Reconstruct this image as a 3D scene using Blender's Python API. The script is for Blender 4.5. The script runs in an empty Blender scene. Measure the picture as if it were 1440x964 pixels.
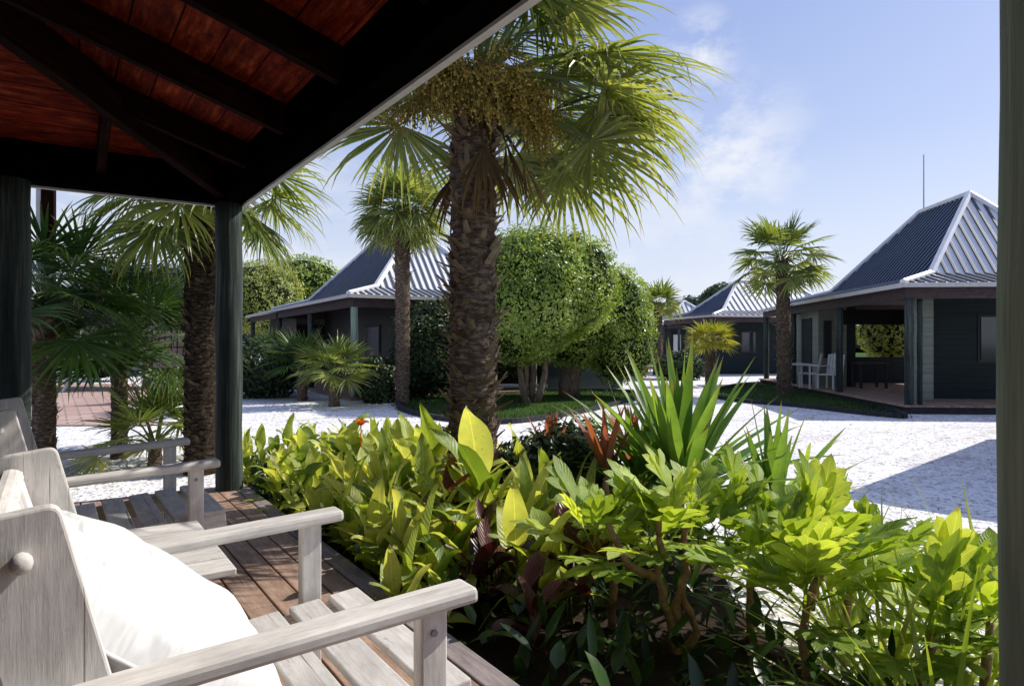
import bpy, math, random
from mathutils import Vector, Matrix, noise
R = math.radians
rnd = random.Random(11)
sc = bpy.context.scene
COL = sc.collection
V = Vector

# ------------------------------------------------------------ camera frame
A = R(33.98); CAMZ = 1.45; FPX = 960.0
FW = V((math.sin(A), math.cos(A), 0)); RT = V((math.cos(A), -math.sin(A), 0))
DECK = 0.25
def at(px, f, z=0.0):
    """world point at picture column px, f metres ahead"""
    r = (px-720)/FPX*f
    p = FW*f + RT*r
    return V((p.x, p.y, z))
def gnd(px, py, z=0.0):
    return at(px, (CAMZ-z)*FPX/(py-483.0), z)

# ------------------------------------------------------------ mesh builder
class MB:
    def __init__(s):
        s.v=[]; s.f=[]; s.t=[]; s.g=[]
    def add(s, vs, fs, tint=0.5, gc=None):
        o=len(s.v); s.v.extend(tuple(q) for q in vs)
        s.f.extend(tuple(i+o for i in f) for f in fs)
        if isinstance(tint,(list,tuple)): s.t.extend(tint)
        else: s.t.extend([tint]*len(vs))
        if gc is None: s.g.extend(tuple(q) for q in vs)
        else: s.g.extend(gc)
    def bar(s, p0, p1, w, h, up=(0,0,1), taper=1.0, tint=None):
        p0=V(p0); p1=V(p1); d=(p1-p0); L=d.length; d.normalize(); up=V(up)
        sd=d.cross(up)
        if sd.length<1e-4: sd=d.cross(V((1,0,0)))
        sd.normalize(); n=sd.cross(d)
        vs=[];gc=[];ro=rnd.random()*40
        for k,(p,sc_) in enumerate(((p0,1),(p1,taper))):
            for a,b in ((-1,-1),(1,-1),(1,1),(-1,1)):
                vs.append(p+sd*a*w/2*sc_+n*b*h/2*sc_)
                gc.append((k*L+ro, a*w/2+ro*.3, b*h/2))
        s.add(vs,[(3,2,1,0),(4,5,6,7),(0,1,5,4),(1,2,6,5),(2,3,7,6),(3,0,4,7)], rnd.random() if tint is None else tint, gc)
    def box(s, x0,x1,y0,y1,z0,z1, tint=None):
        dx,dy,dz=abs(x1-x0),abs(y1-y0),abs(z1-z0)
        if dx>=dy and dx>=dz: s.bar((x0,(y0+y1)/2,(z0+z1)/2),(x1,(y0+y1)/2,(z0+z1)/2),dy,dz,(0,0,1),1,tint)
        elif dy>=dz: s.bar(((x0+x1)/2,y0,(z0+z1)/2),((x0+x1)/2,y1,(z0+z1)/2),dx,dz,(0,0,1),1,tint)
        else: s.bar(((x0+x1)/2,(y0+y1)/2,z0),((x0+x1)/2,(y0+y1)/2,z1),dy,dx,(1,0,0),1,tint)
    def tube(s, pts, rad, n=10, cap=True, tint=None, jit=0.0):
        pts=[V(p) for p in pts]; vs=[];gc=[];fs=[];L=0
        tint=rnd.random() if tint is None else tint
        ref=V((0.13,0.97,0.2))
        for i,p in enumerate(pts):
            d=(pts[min(i+1,len(pts)-1)]-pts[max(i-1,0)]).normalized()
            a=d.cross(ref)
            if a.length<.05: a=d.cross(V((1,0,0)))
            a.normalize(); b=d.cross(a)
            if i: L+=(p-pts[i-1]).length
            for k in range(n):
                th=2*math.pi*k/n; r=rad[i]*(1+jit*(rnd.random()-.5))
                vs.append(p+a*math.cos(th)*r+b*math.sin(th)*r)
                gc.append((L,math.cos(th)*rad[i],math.sin(th)*rad[i]))
        for i in range(len(pts)-1):
            for k in range(n):
                k2=(k+1)%n
                fs.append((i*n+k,(i+1)*n+k,(i+1)*n+k2,i*n+k2))
        if cap:
            fs.append(tuple(range(n))); m=(len(pts)-1)*n
            fs.append(tuple(m+k for k in reversed(range(n))))
        s.add(vs,fs,tint,gc)
    def prism(s, prof, y0, y1, tint=None):
        """profile in x,z extruded along y"""
        n=len(prof); ro=rnd.random()*40
        vs=[(x,y0,z) for x,z in prof]+[(x,y1,z) for x,z in prof]
        gc=[(z+ro,x,y0) for x,z in prof]+[(z+ro,x,y1) for x,z in prof]
        fs=[tuple(range(n)),tuple(reversed(range(n,2*n)))]+[(i,i+n,(i+1)%n+n,(i+1)%n) for i in range(n)]
        s.add(vs,fs,rnd.random() if tint is None else tint,gc)
    def blade(s, base, d, nrm, L, w, prof, nseg=6, droop=0.0, fold=0.25, tint=0.5, wave=0.0, stiff=0.0):
        p=V(base); d=V(d).normalized(); nrm=V(nrm)
        vs=[];fs=[];gc=[];ds=L/nseg; ph=rnd.random()*6
        for i in range(nseg+1):
            t=i/nseg
            sd=d.cross(nrm)
            if sd.length<1e-3: sd=d.cross(V((.3,1,.2)))
            sd.normalize(); n=sd.cross(d).normalized()
            ww=w*prof(t)/2
            wv=wave*w*math.sin(t*9+ph)
            up=n*(ww*fold)
            vs+= [p-sd*ww+up+n*wv, p, p+sd*ww+up-n*wv*.8]
            gc+= [(t,-1,ph),(t,0,ph),(t,1,ph)]
            if i<nseg:
                o=i*3
                fs+=[(o,o+1,o+4,o+3),(o+1,o+2,o+5,o+4)]
            p=p+d*ds
            k=droop*max(0.0,(t-stiff))/(1-stiff+1e-6)
            d=(d+V((0,0,-1))*k*(1.0/nseg)*2.0).normalized()
            nrm=n
        s.add(vs,fs,tint,gc)
        return p
    def build(s, name, mat, parent=None, smooth=False, bevel=0.0, loc=None):
        me=bpy.data.meshes.new(name); me.from_pydata(s.v,[],s.f)
        a=me.attributes.new('tint','FLOAT','POINT'); a.data.foreach_set('value',s.t)
        g=me.attributes.new('gc','FLOAT_VECTOR','POINT'); g.data.foreach_set('vector',[c for q in s.g for c in q])
        if smooth: me.polygons.foreach_set('use_smooth',[True]*len(me.polygons))
        me.materials.append(mat); me.update()
        o=bpy.data.objects.new(name,me); COL.objects.link(o)
        if parent: o.parent=parent
        if loc: o.location=loc
        if bevel:
            b=o.modifiers.new('bev','BEVEL'); b.width=bevel; b.segments=2; b.limit_method='ANGLE'
        return o

def tag(o,label=None,cat=None,group=None,kind=None):
    if label: o['label']=label
    if cat: o['category']=cat
    if group: o['group']=group
    if kind: o['kind']=kind
    return o
def empty(name,loc,rz=0,**k):
    o=bpy.data.objects.new(name,None); COL.objects.link(o); o.location=loc; o.rotation_euler=(0,0,rz)
    o.empty_display_size=.2
    return tag(o,**k)
def dup(root,loc,rz,scale=1.0,**k):
    r=root.copy(); COL.objects.link(r); r.location=loc; r.rotation_euler=(0,0,rz); r.scale=(scale,)*3
    tag(r,**k)
    for ch in list(root.children):
        c=ch.copy(); COL.objects.link(c); c.parent=r
        for g in ch.children:
            d=g.copy(); COL.objects.link(d); d.parent=c
    return r

# ------------------------------------------------------------ materials
def newmat(name):
    m=bpy.data.materials.new(name); m.use_nodes=True; nt=m.node_tree; nt.nodes.clear()
    o=nt.nodes.new('ShaderNodeOutputMaterial'); return m,nt,o
def N(nt,typ,**k):
    n=nt.nodes.new(typ)
    for a,b in k.items(): setattr(n,a,b)
    return n
def ramp(nt,fac,stops):
    r=N(nt,'ShaderNodeValToRGB'); e=r.color_ramp.elements
    while len(e)<len(stops): e.new(.5)
    for q,(p,c) in zip(e,stops): q.position=p; q.color=(*c,1)
    nt.links.new(fac,r.inputs[0]); return r.outputs[0]
def bsdf(nt,o,col,rough=.6,spec=.4,metal=0,bump=None,bstr=.3,bdist=.01):
    b=N(nt,'ShaderNodeBsdfPrincipled')
    if isinstance(col,tuple): b.inputs['Base Color'].default_value=(*col,1)
    else: nt.links.new(col,b.inputs['Base Color'])
    if isinstance(rough,float) or isinstance(rough,int): b.inputs['Roughness'].default_value=rough
    else: nt.links.new(rough,b.inputs['Roughness'])
    b.inputs['Specular IOR Level'].default_value=spec; b.inputs['Metallic'].default_value=metal
    if bump is not None:
        bn=N(nt,'ShaderNodeBump'); bn.inputs['Strength'].default_value=bstr; bn.inputs['Distance'].default_value=bdist
        nt.links.new(bump,bn.inputs['Height']); nt.links.new(bn.outputs[0],b.inputs['Normal'])
    if o: nt.links.new(b.outputs[0],o.inputs[0])
    return b
def attr(nt,name):
    a=N(nt,'ShaderNodeAttribute'); a.attribute_name=name; return a
def noise_(nt,vec,scale,detail=4,rough=.6,map_=None):
    n=N(nt,'ShaderNodeTexNoise'); n.inputs['Scale'].default_value=scale; n.inputs['Detail'].default_value=detail; n.inputs['Roughness'].default_value=rough
    if map_:
        m=N(nt,'ShaderNodeMapping'); m.inputs['Scale'].default_value=map_; nt.links.new(vec,m.inputs[0]); vec=m.outputs[0]
    nt.links.new(vec,n.inputs['Vector']); return n.outputs['Fac']
def mixc(nt,a,b,fac,mode='MIX'):
    m=N(nt,'ShaderNodeMix',data_type='RGBA',blend_type=mode)
    for s,q in ((m.inputs[6],a),(m.inputs[7],b)):
        if isinstance(q,tuple): s.default_value=(*q,1)
        else: nt.links.new(q,s)
    if isinstance(fac,(int,float)): m.inputs[0].default_value=fac
    else: nt.links.new(fac,m.inputs[0])
    return m.outputs[2]

def leafmat(name,cols,trans=.45,rough=.38,transmul=(1.35,1.25,.45),spec=.5,vein=False):
    m,nt,o=newmat(name)
    t=attr(nt,'tint').outputs['Fac']; g=attr(nt,'gc').outputs['Vector']
    c=ramp(nt,t,[(i/(len(cols)-1),q) for i,q in enumerate(cols)])
    geo=N(nt,'ShaderNodeNewGeometry').outputs['Position']
    n=noise_(nt,geo,5,3)
    n2=ramp(nt,n,[(.3,(.72,.76,.72)),(.7,(1.2,1.18,1.1))])
    c=mixc(nt,c,n2,1,'MULTIPLY')
    bump=None
    if vein:
        sx=N(nt,'ShaderNodeSeparateXYZ'); nt.links.new(g,sx.inputs[0])
        ab=N(nt,'ShaderNodeMath',operation='ABSOLUTE'); nt.links.new(sx.outputs[1],ab.inputs[0])
        ma=N(nt,'ShaderNodeMath',operation='MULTIPLY_ADD'); nt.links.new(ab.outputs[0],ma.inputs[0]); ma.inputs[1].default_value=-.22; nt.links.new(sx.outputs[0],ma.inputs[2])
        mm=N(nt,'ShaderNodeMath',operation='MULTIPLY'); nt.links.new(ma.outputs[0],mm.inputs[0]); mm.inputs[1].default_value=75
        si=N(nt,'ShaderNodeMath',operation='SINE'); nt.links.new(mm.outputs[0],si.inputs[0])
        bump=si.outputs[0]
        rb=ramp(nt,ab.outputs[0],[(0.0,(1.5,1.45,1.2)),(.07,(1,1,1))])
        c=mixc(nt,c,rb,1,'MULTIPLY')
    if vein or 'palm' in name or 'sword' in name:
        sx2=N(nt,'ShaderNodeSeparateXYZ'); nt.links.new(g,sx2.inputs[0])
        nb=noise_(nt,geo,30,3,.7); ma2=N(nt,'ShaderNodeMath',operation='MULTIPLY_ADD'); nt.links.new(nb,ma2.inputs[0]); ma2.inputs[1].default_value=.35; nt.links.new(sx2.outputs[0],ma2.inputs[2])
        dm=N(nt,'ShaderNodeMapRange'); dm.inputs[1].default_value=(1.10 if vein else 1.0); dm.inputs[2].default_value=1.22; nt.links.new(ma2.outputs[0],dm.inputs[0])
        c=mixc(nt,c,(.28,.20,.09),dm.outputs[0])
        sp_=noise_(nt,geo,22,4,.8); c=mixc(nt,c,ramp(nt,sp_,[(.30,(.45,.38,.25)),(.38,(1,1,1))]),.8,'MULTIPLY')
    b=bsdf(nt,None,c,rough,spec,bump=bump,bstr=.25,bdist=.004)
    tr=N(nt,'ShaderNodeBsdfTranslucent'); tc=mixc(nt,c,transmul,1,'MULTIPLY'); nt.links.new(tc,tr.inputs[0])
    mx=N(nt,'ShaderNodeMixShader'); mx.inputs[0].default_value=trans
    nt.links.new(b.outputs[0],mx.inputs[1]); nt.links.new(tr.outputs[0],mx.inputs[2]); nt.links.new(mx.outputs[0],o.inputs[0])
    return m
def woodmat(name,dark,mid,light,scale=1.0,rough=.7,spec=.25,bstr=.35,blotch=.35):
    m,nt,o=newmat(name)
    g=attr(nt,'gc').outputs['Vector']; t=attr(nt,'tint').outputs['Fac']
    n=noise_(nt,g,1.0,6,.75,(4.5*scale,48*scale,48*scale))
    c=ramp(nt,n,[(.25,dark),(.5,mid),(.75,light)])
    n3=noise_(nt,g,1,4,.7,(6,16,16))
    c=mixc(nt,c,ramp(nt,n3,[(.3,(1-blotch,)*3),(.65,(1.1,1.1,1.1))]),1,'MULTIPLY')
    c=mixc(nt,c,ramp(nt,t,[(0,(.8,.79,.78)),(1,(1.15,1.13,1.1))]),1,'MULTIPLY')
    cr=noise_(nt,g,1,2,.5,(1.6,110,110)); c=mixc(nt,c,ramp(nt,cr,[(.27,(.42,.38,.34)),(.31,(1,1,1))]),1,'MULTIPLY'); n4=noise_(nt,g,1,5,.75,(9,30,30)); c=mixc(nt,c,ramp(nt,n4,[(.28,(.55,.5,.45)),(.40,(1,1,1))]),1,'MULTIPLY')
    bsdf(nt,o,c,rough,spec,bump=n,bstr=bstr,bdist=.003)
    return m
def noisemat(name,stops,scale=3,rough=.8,spec=.2,bstr=.3,bdist=.01,detail=5,map_=None,metal=0,coord='Object'):
    m,nt,o=newmat(name)
    tc=N(nt,'ShaderNodeTexCoord').outputs[coord]
    n=noise_(nt,tc,scale,detail,.65,map_)
    bsdf(nt,o,ramp(nt,n,stops),rough,spec,metal,bump=n,bstr=bstr,bdist=bdist)
    return m

M={}
M['canna']=leafmat('canna_leaf',[(.12,.20,.035),(.30,.40,.07),(.50,.58,.13),(.66,.70,.26)],.52,.42,(1.5,1.35,.6),vein=True)
M['canna_red']=leafmat('canna_red_leaf',[(.03,.014,.012),(.06,.02,.016),(.11,.035,.03),(.28,.13,.12)],.3,.35,(1.2,.5,.4),vein=True)
M['cordy']=leafmat('orange_leaf',[(.20,.05,.035),(.48,.20,.10),(.50,.20,.16)],.5,.4,(1.3,.9,.6),vein=True)
M['lobed']=leafmat('lobed_leaf',[(.20,.31,.045),(.38,.51,.085),(.56,.66,.16)],.52,.48,(1.5,1.35,.55),vein=True)
M['sword']=leafmat('sword_leaf',[(.09,.18,.04),(.17,.30,.06),(.28,.43,.10)],.45,.4,(1.35,1.3,.6))
M['flaxy']=leafmat('strap_leaf',[(.16,.26,.03),(.34,.44,.08),(.50,.54,.18)],.45,.4)
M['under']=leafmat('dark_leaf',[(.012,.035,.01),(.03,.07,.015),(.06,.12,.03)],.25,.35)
M['palm']=leafmat('palm_leaf',[(.05,.09,.03),(.14,.20,.06),(.32,.37,.13),(.60,.57,.28)],.5,.36,(1.55,1.4,.55))
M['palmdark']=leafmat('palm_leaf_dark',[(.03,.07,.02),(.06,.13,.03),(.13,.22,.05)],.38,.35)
M['palmyel']=leafmat('palm_leaf_yellow',[(.24,.28,.04),(.42,.42,.07),(.55,.50,.10)],.4,.4)
M['deadfr']=leafmat('dry_palm_leaf',[(.05,.03,.015),(.12,.075,.03),(.24,.16,.07)],.3,.7,(1.1,.9,.6),.2)
M['hedge']=leafmat('hedge_leaf',[(.09,.16,.03),(.24,.34,.06),(.42,.53,.12),(.58,.66,.30)],.45,.33,(1.3,1.25,.5))
M['hedgey']=leafmat('hedge_leaf_yellow',[(.22,.28,.06),(.38,.44,.12),(.52,.55,.22)],.35,.4)
M['fartree']=leafmat('hazy_tree_leaf',[(.08,.12,.10),(.11,.16,.13),(.15,.20,.17)],.15,.7,(1,1,.8),.1)  # distance haze mixed into the leaf colour
M['midtree']=leafmat('mid_tree_leaf',[(.025,.05,.02),(.05,.085,.03),(.09,.13,.05)],.3,.45)
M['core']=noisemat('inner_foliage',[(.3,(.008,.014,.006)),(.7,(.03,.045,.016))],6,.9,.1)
M['flower']=leafmat('orange_petal',[(.7,.12,.02),(.8,.22,.04)],.4,.4,(1,.8,.6))
M['fruit']=leafmat('palm_fruit',[(.16,.12,.025),(.36,.26,.06),(.52,.38,.10)],.15,.6,(1,1,.7),.2)
M['teak']=woodmat('weathered_teak',(.50,.475,.45),(.65,.625,.60),(.76,.745,.725),1.0,.75,.15,.4,.22)
M['deckw']=woodmat('deck_board',(.24,.145,.105),(.40,.27,.20),(.53,.39,.31),.8,.7,.2,.5)
M['deckedge']=woodmat('deck_edge',(.22,.18,.18),(.34,.29,.29),(.45,.40,.39),.8,.8,.15,.5)
M['ceil']=woodmat('ceiling_board',(.055,.004,.002),(.21,.019,.006),(.50,.11,.035),.5,.8,.08,.2,.75)  # strong blotches paint in patches of bounced light
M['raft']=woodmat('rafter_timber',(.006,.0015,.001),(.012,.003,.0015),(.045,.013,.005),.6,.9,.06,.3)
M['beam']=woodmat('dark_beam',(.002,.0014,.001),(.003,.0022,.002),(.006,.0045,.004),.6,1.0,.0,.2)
M['beamc']=woodmat('cabin_beam',(.05,.035,.04),(.075,.055,.06),(.10,.08,.08),.6,.7,.2,.2)
M['fasc']=noisemat('grey_fascia',[(.3,(.50,.48,.46)),(.7,(.62,.60,.58))],12,.6,.3,.1)
def postmat(name,a,b,c):
    m,nt,o=newmat(name); g=attr(nt,'gc').outputs['Vector']
    n=noise_(nt,g,1,6,.7,(1.2,28,28)); n2=noise_(nt,g,1,3,.5,(.8,4,4))
    col=mixc(nt,ramp(nt,n,[(.3,a),(.5,b),(.72,c)]),ramp(nt,n2,[(.35,(.6,.62,.62)),(.65,(1.25,1.25,1.2))]),1,'MULTIPLY')
    bsdf(nt,o,col,.75,.2,bump=n,bstr=.7,bdist=.01); return m
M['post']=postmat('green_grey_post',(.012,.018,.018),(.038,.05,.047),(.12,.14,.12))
M['post_lit']=postmat('sunlit_post',(.14,.19,.165),(.24,.31,.265),(.38,.46,.39))  # lighter copy of the post colour, sunlight painted in
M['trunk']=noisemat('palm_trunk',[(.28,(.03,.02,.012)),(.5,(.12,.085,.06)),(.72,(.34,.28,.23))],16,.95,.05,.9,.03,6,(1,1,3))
M['trunk_shaded']=noisemat('shaded_palm_trunk',[(.28,(.008,.006,.004)),(.5,(.035,.025,.017)),(.75,(.16,.12,.085))],16,.95,.05,.9,.03,6,(1,1,3))  # darker trunk copy, shade on the corner palm put into the colour
M['boot_shaded']=noisemat('shaded_palm_boot',[(.3,(.02,.014,.008)),(.7,(.13,.10,.07))],10,.9,.05,.5,.01)  # leaf bases of the corner palm, shade painted in likewise
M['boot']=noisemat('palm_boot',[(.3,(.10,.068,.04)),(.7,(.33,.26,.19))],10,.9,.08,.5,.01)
M['bark']=noisemat('bark',[(.3,(.07,.05,.035)),(.7,(.24,.18,.13))],14,.9,.08,.8,.02,6,(1,1,.35))
M['stem']=noisemat('shrub_stem',[(.3,(.20,.10,.05)),(.7,(.52,.34,.19))],25,.8,.15,.8,.01,5)
M['gstem']=noisemat('green_stem',[(.3,(.08,.13,.03)),(.7,(.15,.22,.05))],12,.5,.3,.1)
def roofm(name,c,rough,metal=.0,spec=.5):
    return noisemat(name,[(.3,tuple(x*.85 for x in c)),(.7,tuple(min(1,x*1.12) for x in c))],1.2,rough,spec,.05,.01,metal=metal)
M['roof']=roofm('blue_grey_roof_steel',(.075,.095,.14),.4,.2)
M['roof_lit']=roofm('sunlit_roof_steel',(.80,.81,.83),.35,.0)  # same roof steel, sunlight on the end facets put into the colour
M['rib']=roofm('shaded_roof_rib',(.06,.065,.085),.45,.0)  # corrugation shading on the sunlit facets painted as dark ribs
M['cap']=roofm('pale_ridge_flashing',(.72,.72,.74),.4,.1)
M['wallg']=noisemat('green_grey_wall',[(.3,(.014,.022,.024)),(.7,(.026,.038,.04))],2,.8,.2,.2,.01,5,(.3,.3,12))
M['wallp']=noisemat('pale_green_wall',[(.3,(.17,.20,.17)),(.7,(.27,.30,.25))],2,.8,.2,.3,.01,5,(.3,.3,14))
M['wallgrey']=noisemat('grey_wall',[(.3,(.25,.25,.26)),(.7,(.34,.34,.35))],2,.8,.2,.1)
M['dark']=noisemat('dark_opening',[(.3,(.005,.006,.007)),(.7,(.01,.011,.013))],2,.5,.4,.05)
M['glass']=noisemat('window_glass',[(.3,(.02,.025,.03)),(.7,(.04,.05,.06))],1,.08,.8,.0)
M['white']=noisemat('white_paint',[(.3,(.68,.68,.68)),(.7,(.8,.8,.8))],8,.5,.4,.1)
M['redp']=noisemat('red_stained_timber',[(.3,(.28,.06,.035)),(.7,(.42,.11,.06))],8,.6,.3,.1)
M['soil']=noisemat('soil',[(.3,(.018,.012,.008)),(.7,(.06,.042,.03))],9,.95,.1,.9,.03,7)
M['kerb']=noisemat('dark_edging',[(.3,(.03,.03,.032)),(.7,(.06,.06,.062))],9,.9,.1,.5)
M['metal']=noisemat('thin_metal',[(.3,(.25,.25,.27)),(.7,(.35,.35,.37))],9,.4,.5,.1,metal=.6)
def fabric():
    m,nt,o=newmat('white_canvas'); tc=N(nt,'ShaderNodeTexCoord').outputs['Object']
    n=noise_(nt,tc,6,3,.5); n2=noise_(nt,tc,400,1,.5)
    w=noise_(nt,tc,1,2,.5,(7,22,7))
    b=bsdf(nt,o,ramp(nt,n,[(.3,(.64,.64,.63)),(.7,(.72,.72,.72))]),.9,.1,bump=w,bstr=.7,bdist=.03)
    return m
M['fabric']=fabric()
def gravel():
    m,nt,o=newmat('white_shell_gravel'); tc=N(nt,'ShaderNodeNewGeometry').outputs['Position']
    v=N(nt,'ShaderNodeTexVoronoi'); v.inputs['Scale'].default_value=38; nt.links.new(tc,v.inputs['Vector'])
    v2=N(nt,'ShaderNodeTexVoronoi'); v2.inputs['Scale'].default_value=17; nt.links.new(tc,v2.inputs['Vector'])
    sp=N(nt,'ShaderNodeSeparateColor'); nt.links.new(v.outputs['Color'],sp.inputs[0])
    sp2=N(nt,'ShaderNodeSeparateColor'); nt.links.new(v2.outputs['Color'],sp2.inputs[0])
    c=ramp(nt,sp.outputs[0],[(0,(.34,.31,.30)),(.10,(.62,.60,.59)),(.25,(.86,.855,.86)),(1,(.94,.94,.945))])
    c2=ramp(nt,sp2.outputs[1],[(0,(.55,.5,.46)),(.15,(.9,.88,.86)),(1,(1.05,1.05,1.05))])
    c=mixc(nt,c,c2,1,'MULTIPLY')
    tr_=noise_(nt,tc,1,4,.7,(.35,2.4,1)); c=mixc(nt,c,ramp(nt,tr_,[(.36,(.82,.80,.79)),(.47,(1,1,1))]),1,'MULTIPLY'); big=noise_(nt,tc,.8,5,.7); c=mixc(nt,c,ramp(nt,big,[(.33,(.80,.78,.76)),(.48,(1,1,1))]),1,'MULTIPLY')
    lit=noise_(nt,tc,9,5,.75); c=mixc(nt,c,ramp(nt,lit,[(.33,(.70,.66,.64)),(.42,(1,1,1))]),1,'MULTIPLY')
    ad=N(nt,'ShaderNodeMath',operation='MULTIPLY_ADD'); nt.links.new(v2.outputs['Distance'],ad.inputs[0]); ad.inputs[1].default_value=2; nt.links.new(v.outputs['Distance'],ad.inputs[2])
    bsdf(nt,o,c,.9,.15,bump=ad.outputs[0],bstr=.8,bdist=.012); return m
M['gravel']=gravel()
def grassm():
    m,nt,o=newmat('lawn'); tc=N(nt,'ShaderNodeNewGeometry').outputs['Position']
    n=noise_(nt,tc,30,5,.8); n2=noise_(nt,tc,.6,3,.6)
    c=mixc(nt,ramp(nt,n,[(.3,(.012,.032,.006)),(.7,(.06,.12,.018))]),ramp(nt,n2,[(.3,(.8,.8,.8)),(.7,(1.3,1.25,1.0))]),1,'MULTIPLY')
    bsdf(nt,o,c,.9,.1,bump=n,bstr=.8,bdist=.03); return m
M['grass']=grassm()
def pavers():
    m,nt,o=newmat('brick_pavers'); tc=N(nt,'ShaderNodeNewGeometry').outputs['Position']
    b=N(nt,'ShaderNodeTexBrick'); b.inputs['Scale'].default_value=1.0
    b.inputs['Color1'].default_value=(.42,.27,.22,1); b.inputs['Color2'].default_value=(.52,.37,.31,1); b.inputs['Mortar'].default_value=(.2,.17,.15,1)
    b.inputs['Brick Width'].default_value=.46; b.inputs['Row Height'].default_value=.3; b.inputs['Mortar Size'].default_value=.02
    nt.links.new(tc,b.inputs['Vector']); bsdf(nt,o,b.outputs[0],.8,.2,bump=b.outputs['Fac'],bstr=-.3); return m
M['paver']=pavers()

# ------------------------------------------------------------ ground
def sheet(name,pts,z,mat,kind='structure',sub=0,**k):
    mb=MB(); mb.add([(p[0],p[1],z) for p in pts],[tuple(range(len(pts)))])
    o=mb.build(name,mat); tag(o,kind=kind,**k); return o
sheet('ground',[(-400,-300),(500,-300),(500,600),(-400,600)],-.008,M['grass'])
sheet('gravel_yard',[(-14,-12),(34,-12),(40,20),(38,44),(10,48),(-14,40)],0,M['gravel'])
def smooth_poly(pts,n=6):
    out=[];m=len(pts)
    for i in range(m):
        p0,p1,p2,p3=[V((*pts[(i+j-1)%m],0)) for j in range(4)]
        for k in range(n):
            t=k/n
            q=.5*((2*p1)+(p2-p0)*t+(2*p0-5*p1+4*p2-p3)*t*t+(3*p1-p0-3*p2+p3)*t**3)
            out.append((q.x,q.y))
    return out
def xy(px,py): p=gnd(px,py); return (p.x,p.y)
bedpts=[(1.40,-1),(1.40,3),(1.40,6.9),(1.7,7.6),(2.6,7.2),(3.5,6.0),(3.9,4.6),(3.75,3.2),(3.05,2.3),(2.75,1.4),(2.7,.4),(2.7,-1)]
def bumpy_sheet(name,pts,z,mat,h,kind='structure',**k):
    c=V((sum(p[0] for p in pts)/len(pts),sum(p[1] for p in pts)/len(pts),0))
    mb=MB(); n=len(pts); rings=6; vs=[];fs=[]
    for r in range(rings+1):
        t=r/rings
        for p in pts:
            q=c+(V((*p,0))-c)*(1-t)*1.0
            zz=z+h*math.sin(min(1,t*2.2)*math.pi/2)+ (noise.noise(q*3)*.3*h if r else 0)
            vs.append((q.x,q.y,zz))
    for r in range(rings):
        for i in range(n):
            j=(i+1)%n; fs.append((r*n+i,r*n+j,(r+1)*n+j,(r+1)*n+i))
    mb.add(vs,fs); o=mb.build(name,mat,smooth=True); tag(o,kind=kind,**k); return o
bumpy_sheet('garden_bed_soil',smooth_poly(bedpts),.004,M['soil'],.06)
lawn1=[xy(1000,556),xy(1040,543),xy(1110,540),xy(1150,548),xy(1262,583),xy(1235,586),xy(1120,573),xy(1040,566)]
bumpy_sheet('lawn_strip',smooth_poly(lawn1),.004,M['grass'],.05)
lawn2=[xy(560,572),xy(600,555),xy(700,553),xy(840,551),xy(905,556),xy(860,572),xy(770,590),xy(690,597),xy(600,588)]
bumpy_sheet('lawn_island',smooth_poly(lawn2),.004,M['grass'],.05)
def edging(name,pts,label,mat=M['kerb'],w=.1,h=.1):
    mb=MB(); P=[V((*p,0)) for p in pts]
    for i in range(len(P)):
        a,b=P[i],P[(i+1)%len(P)]; mb.bar(a+V((0,0,h/2-.01)),b+V((0,0,h/2-.01)),w,h)
    o=mb.build(name,mat); tag(o,label,'edging'); return o
edging('lawn_edging',smooth_poly(lawn1),'low dark edging around the grass strip in front of the right cabin')
edging('lawn_edging',smooth_poly(lawn2),'low dark edging around the lawn island under the clipped trees')
pav=[xy(30,600),xy(215,600),xy(235,566),xy(190,541),xy(40,541),xy(-60,560)]
sheet('paved_terrace',pav,.02,M['paver'])
# lawn blades
def grass_tufts(name,poly,n,h,seed):
    r=random.Random(seed); mb=MB()
    xs=[p[0] for p in poly]; ys=[p[1] for p in poly]
    def inside(x,y):
        c=False;j=len(poly)-1
        for i in range(len(poly)):
            a,b=poly[i],poly[j]
            if (a[1]>y)!=(b[1]>y) and x<(b[0]-a[0])*(y-a[1])/(b[1]-a[1])+a[0]: c=not c
            j=i
        return c
    while n>0:
        x=r.uniform(min(xs),max(xs)); y=r.uniform(min(ys),max(ys))
        if not inside(x,y): continue
        n-=1; a=r.random()*6.28; w=.02
        vs=[(x,y,.03),(x+w*math.cos(a),y+w*math.sin(a),.03),(x+r.uniform(-.04,.04),y+r.uniform(-.04,.04),.05+h*r.random())]
        mb.add(vs,[(0,1,2)],r.random())
    o=mb.build(name,M['under']); tag(o,label=None,kind='stuff'); return o
g1=grass_tufts('grass',smooth_poly(lawn1),7000,.07,3); g1['label']='mown grass strip beside the right cabin'; g1['category']='grass'
g2=grass_tufts('grass',smooth_poly(lawn2),7000,.07,4); g2['label']='mown grass under the clipped round trees'; g2['category']='grass'

for poly,sd_,lab in ((lawn1,8,'ragged grass creeping over the edging of the right grass strip'),(lawn2,9,'ragged grass creeping over the edging of the lawn island')):
    r_=random.Random(sd_); mb=MB(); PP=smooth_poly(poly)
    for i in range(len(PP)):
        a_=V((*PP[i],0)); b_=V((*PP[(i+1)%len(PP)],0))
        for k in range(int((b_-a_).length*26)):
            if r_.random()<.35: continue
            q=a_+(b_-a_)*r_.random()+V((r_.gauss(0,.09),r_.gauss(0,.09),.0)); an_=r_.random()*6.28; h_=r_.uniform(.04,.15)
            mb.add([(q.x,q.y,0),(q.x+.02*math.cos(an_),q.y+.02*math.sin(an_),0),(q.x+r_.uniform(-.05,.05),q.y+r_.uniform(-.05,.05),h_)],[(0,1,2)],r_.random())
    tag(mb.build('edge_grass',M['under']),lab,'grass',kind='stuff')

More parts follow.
